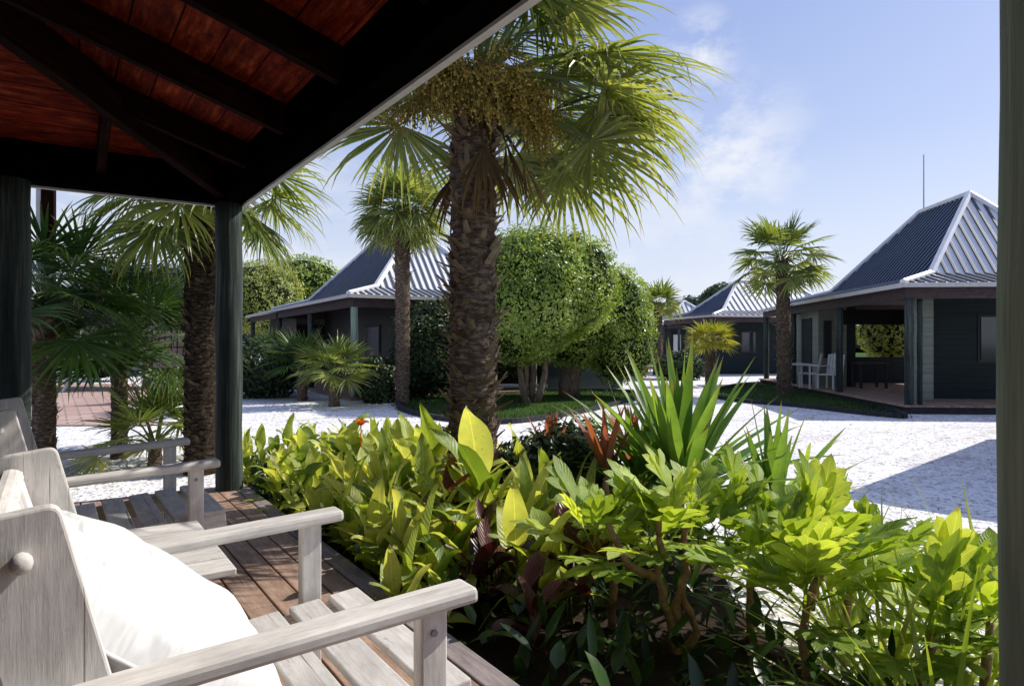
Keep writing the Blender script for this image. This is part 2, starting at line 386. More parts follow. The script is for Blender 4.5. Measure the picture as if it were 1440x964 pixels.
# ------------------------------------------------------------ own veranda
ver=empty('veranda',(0,0,0),label='dark timber veranda with brown deck, round posts and red board ceiling over the chairs',cat='veranda')
mb=MB(); me_=MB(); x=1.28
bx=1.245; k=0
while bx>-.75:
    y=-1.6; off=(k*1.37)%2.4
    ys=[-1.6]+[q for q in (off-0.9+i*2.4 for i in range(5)) if -1.4<q<5.8]+[6.1]
    for a,b in zip(ys[:-1],ys[1:]): mb.box(bx-.125,bx,a+.002,b-.002,DECK-.03,DECK)
    bx-=.134; k+=1
me_.box(1.252,1.36,-1.6,6.12,DECK-.16,DECK+.004)
me_.box(-.75,1.25,6.105,6.14,DECK-.16,DECK-.004)
deck=mb.build('deck_board',M['deckw'],ver,bevel=.004)
me_.build('deck_edge',M['deckedge'],ver,bevel=.006)
mb=MB(); mb.box(-.75,1.24,-1.6,6.09,.0,DECK-.06); mb.build('deck_base',M['dark'],ver)
def roundpost(name,x,y,z0,z1,r,mat,parent,n=28):
    mb=MB(); m=14; mb.tube([(x+.004*math.sin(i*1.3),y+.004*math.cos(i),z0+(z1-z0)*i/m) for i in range(m+1)],[r*(1+.02*math.sin(i*.9)) for i in range(m+1)],n)
    return mb.build(name,mat,parent,smooth=True)
pc=at(322,5.62)
roundpost('post',pc.x,pc.y,DECK-.2,2.6,.105,M['post'],ver)
roundpost('post',-.235,5.95,DECK-.2,2.6,.115,M['post'],ver)
rp=at(1405,1.10); roundpost('post',rp.x+.098,rp.y-.068,DECK-.2,2.6,.10,M['post_lit'],ver,40)
EX,EY=1.34,6.12; PT=.32
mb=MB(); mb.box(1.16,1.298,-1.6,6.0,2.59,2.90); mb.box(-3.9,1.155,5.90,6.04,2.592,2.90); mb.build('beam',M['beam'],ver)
mb=MB(); mb.box(1.30,1.336,-1.7,6.075,2.575,2.92); mb.box(-4,1.297,6.043,6.078,2.577,2.92); mb.build('fascia',M['fasc'],ver)
def ceil_z(x,y): return 2.86+PT*min(1.2-x,5.95-y)
# ceiling boards: front slope (run along y), side slope (run along x)
mb=MB(); bw=.20
i=0
while True:
    xa=1.33-i*bw; xb=xa-bw+.008
    if xa<-2.6: break
    yend=5.95-(1.2-(xa+xb)/2)
    segs=[-1.7]+[q for q in ((i*1.7)%2.9-1.2+2.9*j for j in range(4)) if -1.4<q<yend-.3]+[yend+.07]
    for a,b in zip(segs[:-1],segs[1:]):
        za=2.86+PT*(1.2-xa); zb=2.86+PT*(1.2-xb); ro=rnd.random()*30
        vs=[(xa,a,za),(xa,b-.004,za),(xb,b-.004,zb),(xb,a,zb)]; vs+= [(p[0],p[1],p[2]+.02) for p in vs]
        gc=[(q[1]+ro,q[0],0) for q in vs]
        mb.add(vs,[(0,1,2,3),(7,6,5,4),(0,4,5,1),(1,5,6,2),(2,6,7,3),(3,7,4,0)],rnd.random(),gc)
    i+=1
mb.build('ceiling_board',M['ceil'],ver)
mb=MB(); i=0
while True:
    ya=6.07-i*bw; yb=ya-bw+.008
    if ya<1.9: break
    xend=1.2-(5.95-(ya+yb)/2)
    za=2.86+PT*(5.95-ya); zb=2.86+PT*(5.95-yb); ro=rnd.random()*30
    vs=[(-4,ya,za),(xend+.07,ya,za),(xend+.07,yb,zb),(-4,yb,zb)]; vs+= [(p[0],p[1],p[2]+.02) for p in vs]
    gc=[(q[0]+ro,q[1],0) for q in vs]
    mb.add(vs,[(3,2,1,0),(4,5,6,7),(0,4,7,3),(1,5,4,0),(2,6,5,1),(3,7,6,2)],rnd.random(),gc)
    i+=1
mb.build('ceiling_board',M['ceil'],ver)
# roof skin above boards (three facets)
mb=MB(); zt=lambda x,y:2.80+.03+PT*min(1.34-x,6.1-y)
mb.add([(1.34,-1.8,2.93),(1.34,6.1,2.93),(-2.6,2.16,2.93+PT*3.94),(-2.6,-1.8,2.93+PT*3.94)],[(0,1,2,3)])
mb.add([(1.34,6.1,2.932),(-4,6.1,2.932),(-4,2.16,2.932+PT*3.94),(-2.6,2.16,2.932+PT*3.94)],[(0,1,2,3)])
mb.add([(-2.6,2.16,2.93+PT*3.94),(-4,2.16,2.93+PT*3.94),(-6,-1.8,2.93),(-6,6.1,2.93),(-2.6,-1.8,2.93+PT*3.94)],[(0,1,3),(0,3,2,4)])
mb.build('roof',M['roof'],ver)
for yy in (-.6,.35,1.3,2.25,3.2,4.16,5.1):
    xl=max(-2.5,1.2-(5.95-yy)-.0)
    m2=MB(); zf=lambda x:2.86+PT*(1.2-x)-.09
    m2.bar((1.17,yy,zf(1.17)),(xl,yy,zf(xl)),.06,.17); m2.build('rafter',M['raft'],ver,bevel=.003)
for xx in (.3,-.6,-1.5):
    yl=max(2.2,5.95-(1.2-xx)); zf=lambda y:2.86+PT*(5.95-y)-.09
    m2=MB(); m2.bar((xx,5.92,zf(5.92)),(xx,yl,zf(yl)),.06,.17); m2.build('rafter',M['raft'],ver,bevel=.003)
m2=MB(); m2.bar((1.15,5.90,2.74),(-2.5,2.25,2.74+PT*3.65),.08,.24); m2.build('hip_rafter',M['raft'],ver,bevel=.003)
# cabin wall behind the chairs (out of frame, blocks light)
mb=MB(); mb.box(-.80,-.74,-1.6,4.4,DECK,3.3); mb.box(-.8,1.30,-1.66,-1.605,DECK,2.58); mb.box(-4,-.8,4.36,4.42,.2,3.2)
mb.build('wall',M['wallg'],ver)  # unseen wall, out of frame, blocks light

# ------------------------------------------------------------ chairs
def rounded(pts,r,n=4):
    out=[];m=len(pts)
    for i in range(m):
        p=V((*pts[i],0)); a=V((*pts[i-1],0)); b=V((*pts[(i+1)%m],0))
        rr=r[i] if isinstance(r,(list,tuple)) else r
        if rr<=0: out.append((p.x,p.y)); continue
        u=(a-p).normalized()*rr; w=(b-p).normalized()*rr
        for k in range(n+1):
            t=k/n; q=(p+u)*(1-t)**2+p*2*t*(1-t)+(p+w)*t*t; out.append((q.x,q.y))
    return out
def make_chair():
    c=empty('garden_armchair',(0,0,0))
    for s in (-1,1):
        mb=MB(); y=s*.385
        prof=rounded([(.235,.14),(.04,.925),(-.112,.905),(.095,.12)],[.0,.022,.03,.0])
        mb.prism(prof,y-.017,y+.017); mb.build('back_upright',M['teak'],c,bevel=.005)
        mb=MB(); yo=s*.403
        m=12
        prof=rounded([(-.06,.592),(.81,.632),(.815,.668),(-.06,.628)],[0,.012,.02,0])
        vs=[]
        mb.bar((-.05,s*.43,.588),(.835,s*.43,.628),.088,.036); mb.build('armrest',M['teak'],c,bevel=.011)
        mb=MB(); mb.box(.70,.765,s*.43-.022,s*.43+.022,0,.606); mb.build('leg',M['teak'],c,bevel=.005)
        mb=MB(); mb.box(-.02,.045,s*.43-.022,s*.43+.022,0,.574); mb.build('leg',M['teak'],c,bevel=.005)
        mb=MB(); mb.bar((-.06,s*.36,.235),(.88,s*.36,.32),.03,.095); mb.build('side_rail',M['teak'],c,bevel=.005)
        mb=MB(); mb.tube([(-.012,s*.40,.838),(-.012,s*.412,.838),(-.012,s*.428,.838),(-.012,s*.436,.838)],[.013,.017,.017,.010],12); mb.build('peg',M['teak'],c,smooth=True)
        mb=MB(); mb.tube([(.73,s*.452,.56),(.73,s*.458,.56)],[.008,.008],8); mb.build('screw',M['metal'],c)
    for i in range(6):
        t=i/5; x=.825-.128*i; z=.3665-.0895*(.88-x)*1.0+.012
        mb=MB(); mb.bar((x,-.375,z-.0),(x,.375,z),.098,.024,up=(-.09,0,1)); mb.build('seat_slat',M['teak'],c,bevel=.005)
    for i in range(5):
        y=-.292+.146*i; zt_=.85
        mb=MB(); mb.bar((.115,y,.29),(-.04,y,zt_),.02,.118,up=(0,1,0)); mb.build('back_slat',M['teak'],c,bevel=.006)
    mb=MB(); mb.bar((-.06,-.365,.83),(-.06,.365,.83),.05,.10,up=(.2,0,1)); mb.build('head_rail',M['teak'],c,bevel=.018)
    mb=MB(); mb.bar((.07,-.365,.34),(.07,.365,.34),.03,.07,up=(.2,0,1)); mb.build('back_rail',M['teak'],c,bevel=.005)
    return c
ch1=make_chair(); ch1.location=(-.03,1.80,DECK)
tag(ch1,'nearest weathered grey timber armchair with a big white cushion in it','chair','timber armchairs on the deck')
dup(ch1,(-.17,3.93,DECK),0,label='farther weathered timber armchair without cushion, between the side table and the round corner post',cat='chair',group='timber armchairs on the deck')
# cushion
def make_cushion():
    mb=MB(); nu,nv=34,28; vs=[];fs=[];gc=[]
    hw,hl,th=.355,.335,.125
    for sgn in (1,-1):
        o=len(vs)
        for i in range(nu+1):
            for j in range(nv+1):
                u=-1+2*i/nu; v=-1+2*j/nv
                e=(max(0,1-abs(u)**3.2)*max(0,1-abs(v)**3.2))**.5
                pin=1-.05*(1-abs(u))**.0*(abs(v)**4)*(1-abs(u)**2)
                a=u*hw*(1-.045*abs(v)**3*(1-0)); b=v*hl*(1-.06*(1-abs(u)**4)*abs(v)**6)
                w=noise.noise(V((u*2.2,v*2.6,sgn*3)))*.018*e+noise.noise(V((u*6,v*3,sgn*7+2)))*.006
                vs.append((a,b,sgn*th*e+w*sgn)); gc.append((a,b,0))
        for i in range(nu):
            for j in range(nv):
                q=(o+i*(nv+1)+j,o+(i+1)*(nv+1)+j,o+(i+1)*(nv+1)+j+1,o+i*(nv+1)+j+1)
                fs.append(q if sgn>0 else q[::-1])
    mb.add(vs,fs,.5,gc)
    o=mb.build('cushion',M['fabric'],smooth=True)
    pip=MB(); P=[]
    for k in range(96):
        th_=2*math.pi*k/96; cx,cy=math.cos(th_),math.sin(th_)
        m=max(abs(cx),abs(cy)); u,v=cx/m,cy/m
        P.append((u*hw*(1-.045*abs(v)**3),v*hl*(1-.06*(1-abs(u)**4)*abs(v)**6),0))
    P.append(P[0]); pip.tube(P,[.005]*len(P),6,False); pip.build('piping',M['fabric'],o,smooth=True)
    return o
cu=make_cushion(); tag(cu,'large plump white canvas cushion leaning in the nearest armchair','cushion')
# local x=width(y world), local y=along recline
tilt=R(40)
cu.matrix_world=Matrix.Translation((.17,1.80,DECK+.56))@Matrix(((0,-math.cos(tilt),math.sin(tilt),0),(1,0,0,0),(0,math.sin(tilt),math.cos(tilt),0),(0,0,0,1)))
# side table
tb=empty('side_table',(.12,2.93,DECK),label='low slatted weathered timber side table between the two armchairs',cat='table')
for i in range(5):
    y=-.32+.16*i; mb=MB(); mb.bar((-.36,y,.395),(.42,y,.395),.148,.026); mb.build('top_slat',M['teak'],tb,bevel=.005)
for sx in (-.30,.33):
    mb=MB(); mb.box(sx-.02,sx+.02,-.33,.33,.33,.381); mb.build('apron',M['teak'],tb,bevel=.004)
    for sy in (-.31,.31):
        mb=MB(); mb.box(sx-.045 if sx>0 else sx+.022,sx-.0225 if sx>0 else sx+.045,sy-.03,sy+.03,0,.375); mb.build('leg',M['teak'],tb,bevel=.004)

# ------------------------------------------------------------ cabins
def hip_roof(parent,W,L,m,kz,ez,pz,ext_y=0,kink=1.08,rib=.2):
    """eave rectangle 0..W x 0..L; steep upper roof, flared lower edge"""
    h=m
    def zz(s): return ez+(kz-ez)*s/kink if s<kink else kz+(pz-kz)*(s-kink)/(h-kink)
    sheetm=MB()
    cor=[(0,0),(W,0),(W,L),(0,L)]
    kk=[(kink,kink),(W-kink,kink),(W-kink,L-kink),(kink,L-kink)]
    if L>=W: r1,r2=(W/2,h),(W/2,L-h)
    else: r1,r2=(h,L/2),(W-h,L/2)
    vs=[(*c,ez) for c in cor]+[(*c,kz) for c in kk]+[(*r1,pz),(*r2,pz)]
    fs=[(0,1,5,4),(1,2,6,5),(2,3,7,6),(3,0,4,7)]
    if L>=W: fs+=[(4,5,8),(5,6,9,8),(6,7,9),(7,4,8,9)]
    else: fs+=[(4,5,9,8),(5,6,9),(6,7,8,9),(7,4,8)]
    ends=(0,2,4,6) if L>=W else (0,2,4,6)
    sheetm.add(vs,[f for i,f in enumerate(fs) if i not in ends])
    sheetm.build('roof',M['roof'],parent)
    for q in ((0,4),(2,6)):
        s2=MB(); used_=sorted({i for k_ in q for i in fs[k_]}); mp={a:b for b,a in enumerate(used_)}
        s2.add([vs[i] for i in used_],[tuple(mp[i] for i in fs[k_]) for k_ in q]); s2.build('roof_end',M['roof_lit'],parent)
    rb=MB(); rb2=MB()
    def ribline(a,b,rb=None):
        rb.bar(V(a)+V((0,0,.018)),V(b)+V((0,0,.018)),.05,.045)
    def side(Ln,fn,rb):
        n=int(Ln/rib)
        for i in range(1,n):
            u=i*Ln/n; s=min(u,Ln-u,h)
            if s<kink: ribline(fn(u,0,zz(0)),fn(u,s,zz(s)),rb)
            else:
                ribline(fn(u,0,zz(0)),fn(u,kink,zz(kink)),rb); ribline(fn(u,kink,zz(kink)),fn(u,s,zz(s)),rb)
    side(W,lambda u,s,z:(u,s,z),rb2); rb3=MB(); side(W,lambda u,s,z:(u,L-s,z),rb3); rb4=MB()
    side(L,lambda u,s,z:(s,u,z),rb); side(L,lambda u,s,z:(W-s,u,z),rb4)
    rb.build('roof_rib',M['roof'],parent); rb2.build('roof_rib',M['rib'],parent); rb3.build('roof_rib',M['rib'],parent); rb4.build('roof_rib',M['roof'],parent)  # M['rib'] ribs stand for corrugation shading on the sunlit facets
    cp=MB()
    for i in range(4):
        cp.tube([V((*cor[i],ez+.03)),V((*kk[i],kz+.03))],[.07,.08],6)
        rr=(r1,r1,r2,r2)[i] if L>=W else (r1,r2,r2,r1)[i]
        cp.tube([V((*kk[i],kz+.03)),V((*rr,pz+.03))],[.085,.085],6)
    cp.tube([V((*r1,pz+.03)),V((*r2,pz+.03))],[.08,.08],6)
    cp.build('ridge_cap',M['cap'],parent)
    fa=MB(); e=.04
    for (a,b) in (((0,0),(W,0)),((W,0),(W,L)),((W,L),(0,L)),((0,L),(0,0))):
        fa.bar((*a,ez-.03),(*b,ez-.03),.06,.09)
    fa.build('gutter',M['fasc'],parent)
    bm=MB(); i_=.16
    bm.box(i_,W-i_,i_,i_+.08,ez-.30,ez-.05); bm.box(i_,W-i_,L-i_-.08,L-i_,ez-.30,ez-.05)
    bm.box(i_,i_+.08,i_+.09,L-i_-.09,ez-.30,ez-.05); bm.box(W-i_-.08,W-i_,i_+.09,L-i_-.09,ez-.30,ez-.05)
    bm.box(.06,W-.06,.06,L-.06,ez-.048,ez-.03)
    bm.build('beam',M['beamc'],parent)

def yaw(camdeg): return -(A+R(camdeg))   # local y axis points camdeg right of the view direction
# right cabin
C=at(1270,13.9)
rc=empty('cabin',(C.x,C.y,0),yaw(5),label='nearest cabin at the right with steep blue-grey steel roof and open veranda',cat='cabin',group='cabins with steep steel roofs')
hip_roof(rc,5.65,7.9,2.825,2.94,2.66,5.02)
# extended low veranda roof on far side
mb=MB(); mb.add([(0,7.96,2.66),(5.65,7.96,2.66),(5.65,10.9,2.62),(0,10.9,2.62)],[(0,1,2,3)])
for i in range(1,28): mb.bar((i*.2,7.97,2.68),(i*.2,10.9,2.64),.04,.04)
mb.build('lean_to_roof',M['roof'],rc)
mb=MB(); mb.bar((0,7.96,2.63),(0,10.9,2.59),.06,.09); mb.build('gutter',M['fasc'],rc)
mb=MB(); mb.box(.16,.24,8.0,10.8,2.36,2.57); mb.build('beam',M['beamc'],rc)
for (x,y,r,z1) in ((.22,.22,.09,2.36),(.47,.30,.055,2.36),(.22,3.9,.09,2.36),(.22,7.6,.09,2.36),(.22,10.6,.09,2.36),(5.4,.25,.09,2.36),(5.4,7.6,.09,2.36),(2.6,4.6,.17,2.36)):
    roundpost('post',x,y,.0,z1,r,M['post'],rc,12)
mb=MB(); mb.box(.05,5.6,.05,10.8,.0,.14); mb.build('deck_base',M['kerb'],rc)
mb=MB()
for i in range(36): mb.box(.02+i*.155,.165+i*.155,.02,10.83,.142,.175)
mb.build('deck',M['deckw'],rc)
# walls
mb=MB(); mb.box(.72,1.08,1.0,1.3,.18,2.6); mb.build('wall',M['wallp'],rc)
mb=MB(); mb.box(1.085,5.2,1.9,2.1,.18,2.6); mb.build('wall',M['wallg'],rc)
mb=MB()
for i in range(12): mb.box(.705,1.085,.985,.998,.2+i*.2,.385+i*.2)
mb.build('cladding',M['wallp'],rc)
mb=MB(); mb.box(.45,1.25,6.1,8.4,.18,2.6); mb.build('wall',M['wallp'],rc)
w=MB(); w.box(.60,.82,6.07,6.098,1.0,2.1); wo=w.build('window',M['beamc'],rc); w=MB(); w.box(.63,.79,6.055,6.068,1.04,2.06); w.build('pane',M['glass'],wo)
w=MB(); w.box(.43,.447,6.6,7.5,.2,2.2); w.build('door',M['wallg'],rc)
w=MB(); w.box(2.5,3.4,1.88,1.898,1.0,2.1); wo=w.build('window',M['dark'],rc); w=MB(); w.box(2.56,3.34,1.86,1.878,1.06,2.04); w.build('pane',M['glass'],wo)
w=MB(); w.box(1.25,1.33,1.83,1.898,1.75,2.15); w.build('wall_lamp',M['white'],rc)
mb=MB(); mb.box(1.3,5.3,8.3,8.4,.18,1.0); mb.build('low_wall',M['wallg'],rc)
mb=MB(); mb.box(.5,2.4,4.9,5.0,1.95,2.36); mb.build('hanging_panel',M['dark'],rc)
mb=MB(); mb.box(1.26,1.5,6.1,8.3,.18,2.6); mb.build('wall',M['wallg'],rc)

# left cabin
C=at(490,17.0)
lc=empty('cabin',(C.x,C.y,0),yaw(-30.4),label='cabin behind the slender palm, with ribbed roof facet coloured as sunlit and dark wall under the eave',cat='cabin',group='cabins with steep steel roofs')
hip_roof(lc,8.0,9.6,2.95,2.94,2.66,4.75) if False else hip_roof(lc,5.9,9.4,2.95,2.94,2.66,5.0)
mb=MB(); mb.add([(0,9.46,2.66),(5.9,9.46,2.66),(5.9,15,2.62),(0,15,2.62)],[(0,1,2,3)])
mb.build('lean_to_roof',M['roof'],lc)
mb=MB(); mb.bar((0,9.46,2.63),(0,15,2.59),.06,.09); mb.build('gutter',M['fasc'],lc)
mb=MB(); mb.box(.16,.24,9.5,14.9,2.36,2.57); mb.build('beam',M['beamc'],lc)
mb=MB(); mb.box(5.96,9.0,.3,5.5,0,2.5); mb.build('wall',M['wallg'],lc)
mb=MB(); mb.add([(5.96,0.0,2.66),(9.6,0.0,2.64),(9.6,5.5,3.4),(5.96,5.5,3.4)],[(0,1,2,3)]); mb.build('lean_to_roof',M['roof'],lc)
for (x,y) in ((.22,.22),(5.6,.25),(.22,4.6),(.22,9.2),(.22,14.6)): roundpost('post',x,y,0,2.36,.095,M['post_lit'] if y<1 else M['post'],lc,14)
mb=MB(); mb.box(1.9,5.8,1.5,9.2,.02,2.62); mb.build('wall',M['dark'],lc)
mb=MB(); mb.box(.9,5.8,9.5,14.5,.02,2.55); mb.build('wall',M['dark'],lc)
w=MB(); w.box(2.6,3.5,1.47,1.498,.2,2.1); w.build('door',M['wallg'],lc)
w=MB(); w.box(1.87,1.898,3,4.4,1.0,2.0); wo=w.build('window',M['beamc'],lc); w=MB(); w.box(1.855,1.868,3.06,4.34,1.06,1.94); w.build('pane',M['glass'],wo)
mb=MB(); mb.box(.05,5.85,.05,14.8,.0,.08); mb.build('deck',M['deckw'],lc)

# middle cabin
C=at(1003,30)
mc=empty('cabin',(C.x,C.y,0),yaw(-12),label='middle distant cabin behind the right palm, wide ribbed roof coloured as sunlit',cat='cabin',group='cabins with steep steel roofs')
hip_roof(mc,8.3,5.6,2.8,2.92,2.68,4.45,rib=.28)
mb=MB(); mb.box(1.2,7.6,1.5,5.0,.02,2.62); mb.build('wall',M['wallg'],mc)
w=MB(); w.box(2.2,3.0,1.47,1.498,1.0,2.0); wo=w.build('window',M['beamc'],mc); w=MB(); w.box(2.26,2.94,1.455,1.468,1.06,1.94); w.build('pane',M['glass'],wo)
w=MB(); w.box(1.3,1.4,1.4,1.49,1.5,2.3); w.build('wall_lamp',M['white'],mc)
for (x,y) in ((.2,.2),(3.5,.2),(6.6,.2),(8.1,.2),(.2,5.4)): roundpost('post',x,y,0,2.4,.09,M['post'],mc,10)
# far cabin
C=at(922,44)
fc=empty('cabin',(C.x,C.y,0),yaw(-4),label='smallest and farthest cabin beyond the red picnic table',cat='cabin',group='cabins with steep steel roofs')
hip_roof(fc,5.6,7.0,2.8,2.92,2.68,4.3,rib=.3)
mb=MB(); mb.box(1.4,5.2,1.4,6.4,.02,2.62); mb.build('wall',M['wallg'],fc)
w=MB(); w.box(1.6,2.1,1.37,1.398,.1,2.0); w.build('door',M['white'],fc)
for (x,y) in ((.2,.2),(1.6,.2),(5.4,.2)): roundpost('post',x,y,0,2.4,.09,M['post'],fc,8)
# cabin out to the right whose shadow falls on the gravel
oc=empty('cabin',(8.9,3.08,0),R(-81-5+5+0)+R(90)*0,label='cabin just beyond the right edge of the view whose shadow lies on the gravel',cat='cabin',group='cabins with steep steel roofs')
oc.rotation_euler=(0,0,R(9)-R(90))
hip_roof(oc,5.6,5.6,2.78,2.94,2.68,4.9)
mb=MB(); mb.box(.9,4.9,.9,4.9,.02,2.62); mb.build('wall',M['wallg'],oc)
# antenna
mb=MB(); p=at(1299,18.5); mb.tube([(p.x,p.y,3.6),(p.x,p.y,6.55)],[.02,.012],6); an=mb.build('antenna',M['metal']); tag(an,'thin antenna mast above the nearest right cabin roof','antenna')

# grey house far left, fence
p=at(150,30)
hs=empty('house',(p.x,p.y,0),yaw(0),label='plain grey house wall behind the trees at the far left',cat='house')
mb=MB(); mb.box(0,3.6,0,5,0,4.6); mb.build('wall',M['wallgrey'],hs)
mb=MB(); mb.box(-.3,3.9,-.3,5.3,4.602,4.85); mb.build('roof',M['cap'],hs)
w=MB(); w.box(1.6,2.6,-.03,-.002,2.2,3.6); wo=w.build('window',M['white'],hs); w=MB(); w.box(1.68,2.52,-.045,-.032,2.28,3.52); w.build('pane',M['glass'],wo)
p=at(64,9.2)
pt=empty('pergola_post',(p.x,p.y,0),yaw(-20),label='square brown pergola post with a pale edge board beside the left round post',cat='post')
mb=MB(); mb.box(-.04,.11,-.06,.06,0,4.2); mb.build('post',M['raft'],pt); mb=MB(); mb.box(-.10,-.042,-.04,.04,0,4.2); mb.build('edge_board',M['fasc'],pt)
# garden fence behind lower palms
for k,(px,f) in enumerate(((225,15),(243,15.2),(261,15.4))):
    pass
a=at(215,16); b=at(330,18)
fe=empty('paling_fence',(a.x,a.y,0),math.atan2(b.y-a.y,b.x-a.x),label='dark paling fence behind the low palms at the left',cat='fence')
Lf=(b-a).length
mb=MB()
for i in range(int(Lf/.16)): mb.box(i*.16,i*.16+.12,-.01,.01,.1,1.75)
mb.build('paling',M['beamc'],fe)
for i in range(3):
    m2=MB(); m2.box(i*Lf/2-.05,i*Lf/2+.05,.02,.12,0,1.85); m2.build('post',M['post'],fe)
mb=MB(); mb.box(0,Lf,.012,.05,.4,.5); mb.box(0,Lf,.012,.05,1.4,1.5); mb.build('rail',M['beamc'],fe)
# low log rail on lawn island
for (pxa,pxb,f,lab) in ((575,640,19.0,'short pale log rail lying between the slender palm and the big palm'),(660,770,18.0,'longer timber garden rail behind the big palm trunk')):
    a=at(pxa,f,.32); b=at(pxb,f,.32); lr=empty('log_rail',(a.x,a.y,0),math.atan2(b.y-a.y,b.x-a.x),label=lab,cat='rail'); L_=(b-a).length
    mb=MB(); mb.tube([(0,0,.32),(L_,0,.32)],[.06,.055],10); mb.build('rail',M['fasc'] if pxa<600 else M['teak'],lr,smooth=True)
    for t in (.1,.9):
        mb=MB(); mb.tube([(L_*t,.0,0),(L_*t,0,.27)],[.05,.05],8); mb.build('post',M['bark'],lr,smooth=True)

# picnic table (white) far left and red one by the far cabin
def picnic(name,loc,rz,mat,label,s=1.0,group=None):
    t=empty(name,loc,rz,label=label,cat='table'); t.scale=(s,)*3
    mb=MB()
    for i in range(5): mb.box(-.9,.9,-.36+i*.15,-.23+i*.15,.72,.76)
    mb.build('table_top',mat,t)
    for sy in (-.7,.7):
        mb=MB(); mb.box(-.9,.9,sy-.13,sy+.13,.42,.46); mb.build('bench_seat',mat,t)
    for sx in (-.6,.6):
        for sg in (-1,1):
            mb=MB(); mb.bar((sx,sg*.78,0),(sx,sg*.22,.72),.09,.05,up=(1,0,0)); mb.build('leg',mat,t)
        mb=MB(); mb.box(sx+.05,sx+.09,-.78,.78,.34,.415); mb.build('cross_brace',mat,t)
    return t
p=at(92,20.5); picnic('picnic_table',(p.x,p.y,.02),yaw(10),M['white'],'white picnic table on the brick terrace at the far left',.75)
p=at(925,28); picnic('picnic_table',(p.x,p.y,0),yaw(20),M['redp'],'red stained picnic table in front of the farthest cabin',1.0)

# veranda chairs of right cabin (white slatted)
def wchair(px,f,rz,label):
    p=at(px,f); c=empty('veranda_chair',(p.x,p.y,.175),rz,label=label,cat='chair',group='white chairs on the right cabin veranda')
    mb=MB(); mb.box(-.25,.25,-.25,.25,.38,.42); mb.build('seat',M['white'],c,bevel=.01)
    mb=MB()
    for i in range(6): mb.bar((-.24,-.21+i*.084,.42),(-.34,-.21+i*.084,.95+.04*math.sin(i*.63)),.02,.06,up=(0,1,0))
    mb.build('backrest',M['white'],c)
    for a in (-.22,.22):
        for b in (-.22,.22):
            m2=MB(); m2.box(a-.02,a+.02,b-.02,b+.02,0,.38); m2.build('leg',M['white'],c)
        m2=MB(); m2.box(-.28,.26,a-.03,a+.03,.62,.65); m2.build('armrest',M['white'],c)
    return c
wchair(1137,19.6,-A+R(150),'white slatted chair nearest the palm on the right cabin veranda')
wchair(1167,19.0,-A+R(215),'white slatted chair next to the dark opening on the right cabin veranda')
p=at(1120,19.2); t=empty('veranda_table',(p.x,p.y,.175),yaw(0),label='small white table left of the white veranda chairs',cat='table')
mb=MB(); mb.box(-.3,.3,-.3,.3,.66,.70); mb.build('table_top',M['white'],t)
for a in (-.26,.26):
    for b in (-.26,.26):
        mb=MB(); mb.box(a-.02,a+.02,b-.02,b+.02,0,.66); mb.build('leg',M['white'],t)
p=at(1222,19.5); t=empty('veranda_table',(p.x,p.y,.175),yaw(5),label='dark low dining table in the open part of the right cabin',cat='table')
mb=MB(); mb.box(-.4,.4,-.35,.35,.68,.72); mb.build('table_top',M['beamc'],t)
for a in (-.34,.34):
    for b in (-.3,.3):
        mb=MB(); mb.box(a-.03,a+.03,b-.03,b+.03,0,.68); mb.build('leg',M['beamc'],t)

# ------------------------------------------------------------ plants
P_lance=lambda t:max(.0,math.sin(math.pi*min(1,t**.75))**.85) if t<1 else 0
P_sword=lambda t:(.55+.9*t*1.2 if t<.35 else 1.0*(1-((t-.35)/.65)**1.6)) if t<1 else .0
P_lobe=lambda t:(.38+.72*math.sin(min(1,t*1.45)*math.pi/2)**1.5)*(1-max(0,(t-.62)/.38)**2.0)
P_strap=lambda t:1-t**2.5
def sph(az,el): return V((math.cos(el)*math.cos(az),math.cos(el)*math.sin(az),math.sin(el)))

def fan(mb,org,d,nrm,Rr,nseg,spread,droop,tint,r):
    d=V(d).normalized(); sd=d.cross(nrm).normalized(); n=sd.cross(d).normalized()
    wbase=2*Rr*.5*math.sin(spread/nseg)*1.02
    def pf(t): return .12+1.9*t*.95 if t<.40 else max(.03,.88*(1-((t-.40)/.60))**.8)
    for i in range(nseg):
        if r.random()<.05: continue
        a=-spread+2*spread*(i+.5)/nseg+r.uniform(-.012,.012)
        q=abs(a)/spread
        dd=d*math.cos(a)+sd*math.sin(a)
        dd=(dd+n*.10*(1-q)+V((0,0,-1))*(.30*q*q*droop*.5)+V((r.uniform(-1,1),r.uniform(-1,1),r.uniform(-1,1)))*.065).normalized()
        LL=Rr*(1-.25*q*q)*r.uniform(.78,1.08)
        brk=3.2 if r.random()<.22 else 1.0
        mb.blade(org+dd*.015,dd,n,LL,wbase,pf,7,droop*brk*r.uniform(.6,1.8),.55,min(1,max(0,tint+r.uniform(-.13,.13))),0,.33)
def frond_mb(mb,org,az,el,pet,Rr,nseg,droop,tint,r,spread=1.9,pmb=None,bend=.25):
    """petiole then fan"""
    p=V(org); d=sph(az,el); pts=[p.copy()]
    for i in range(5):
        p=p+d*pet/5; d=(d+V((0,0,-1))*bend/5).normalized(); pts.append(p.copy())
    (pmb or mb).tube(pts,[.018,.014,.011,.009,.008,.007],5,False,tint=.35)
    nrm=d.cross(V((-math.sin(az),math.cos(az),0))).normalized()
    if nrm.z<0: nrm=-nrm
    tw=r.uniform(-.5,.5); sdv=d.cross(nrm); nrm=(nrm*math.cos(tw)+sdv*math.sin(tw)).normalized()
    d2=(d+V((0,0,-1))*.15).normalized()
    fan(mb,pts[-1],d2,nrm,Rr,nseg,spread,droop,tint,r)
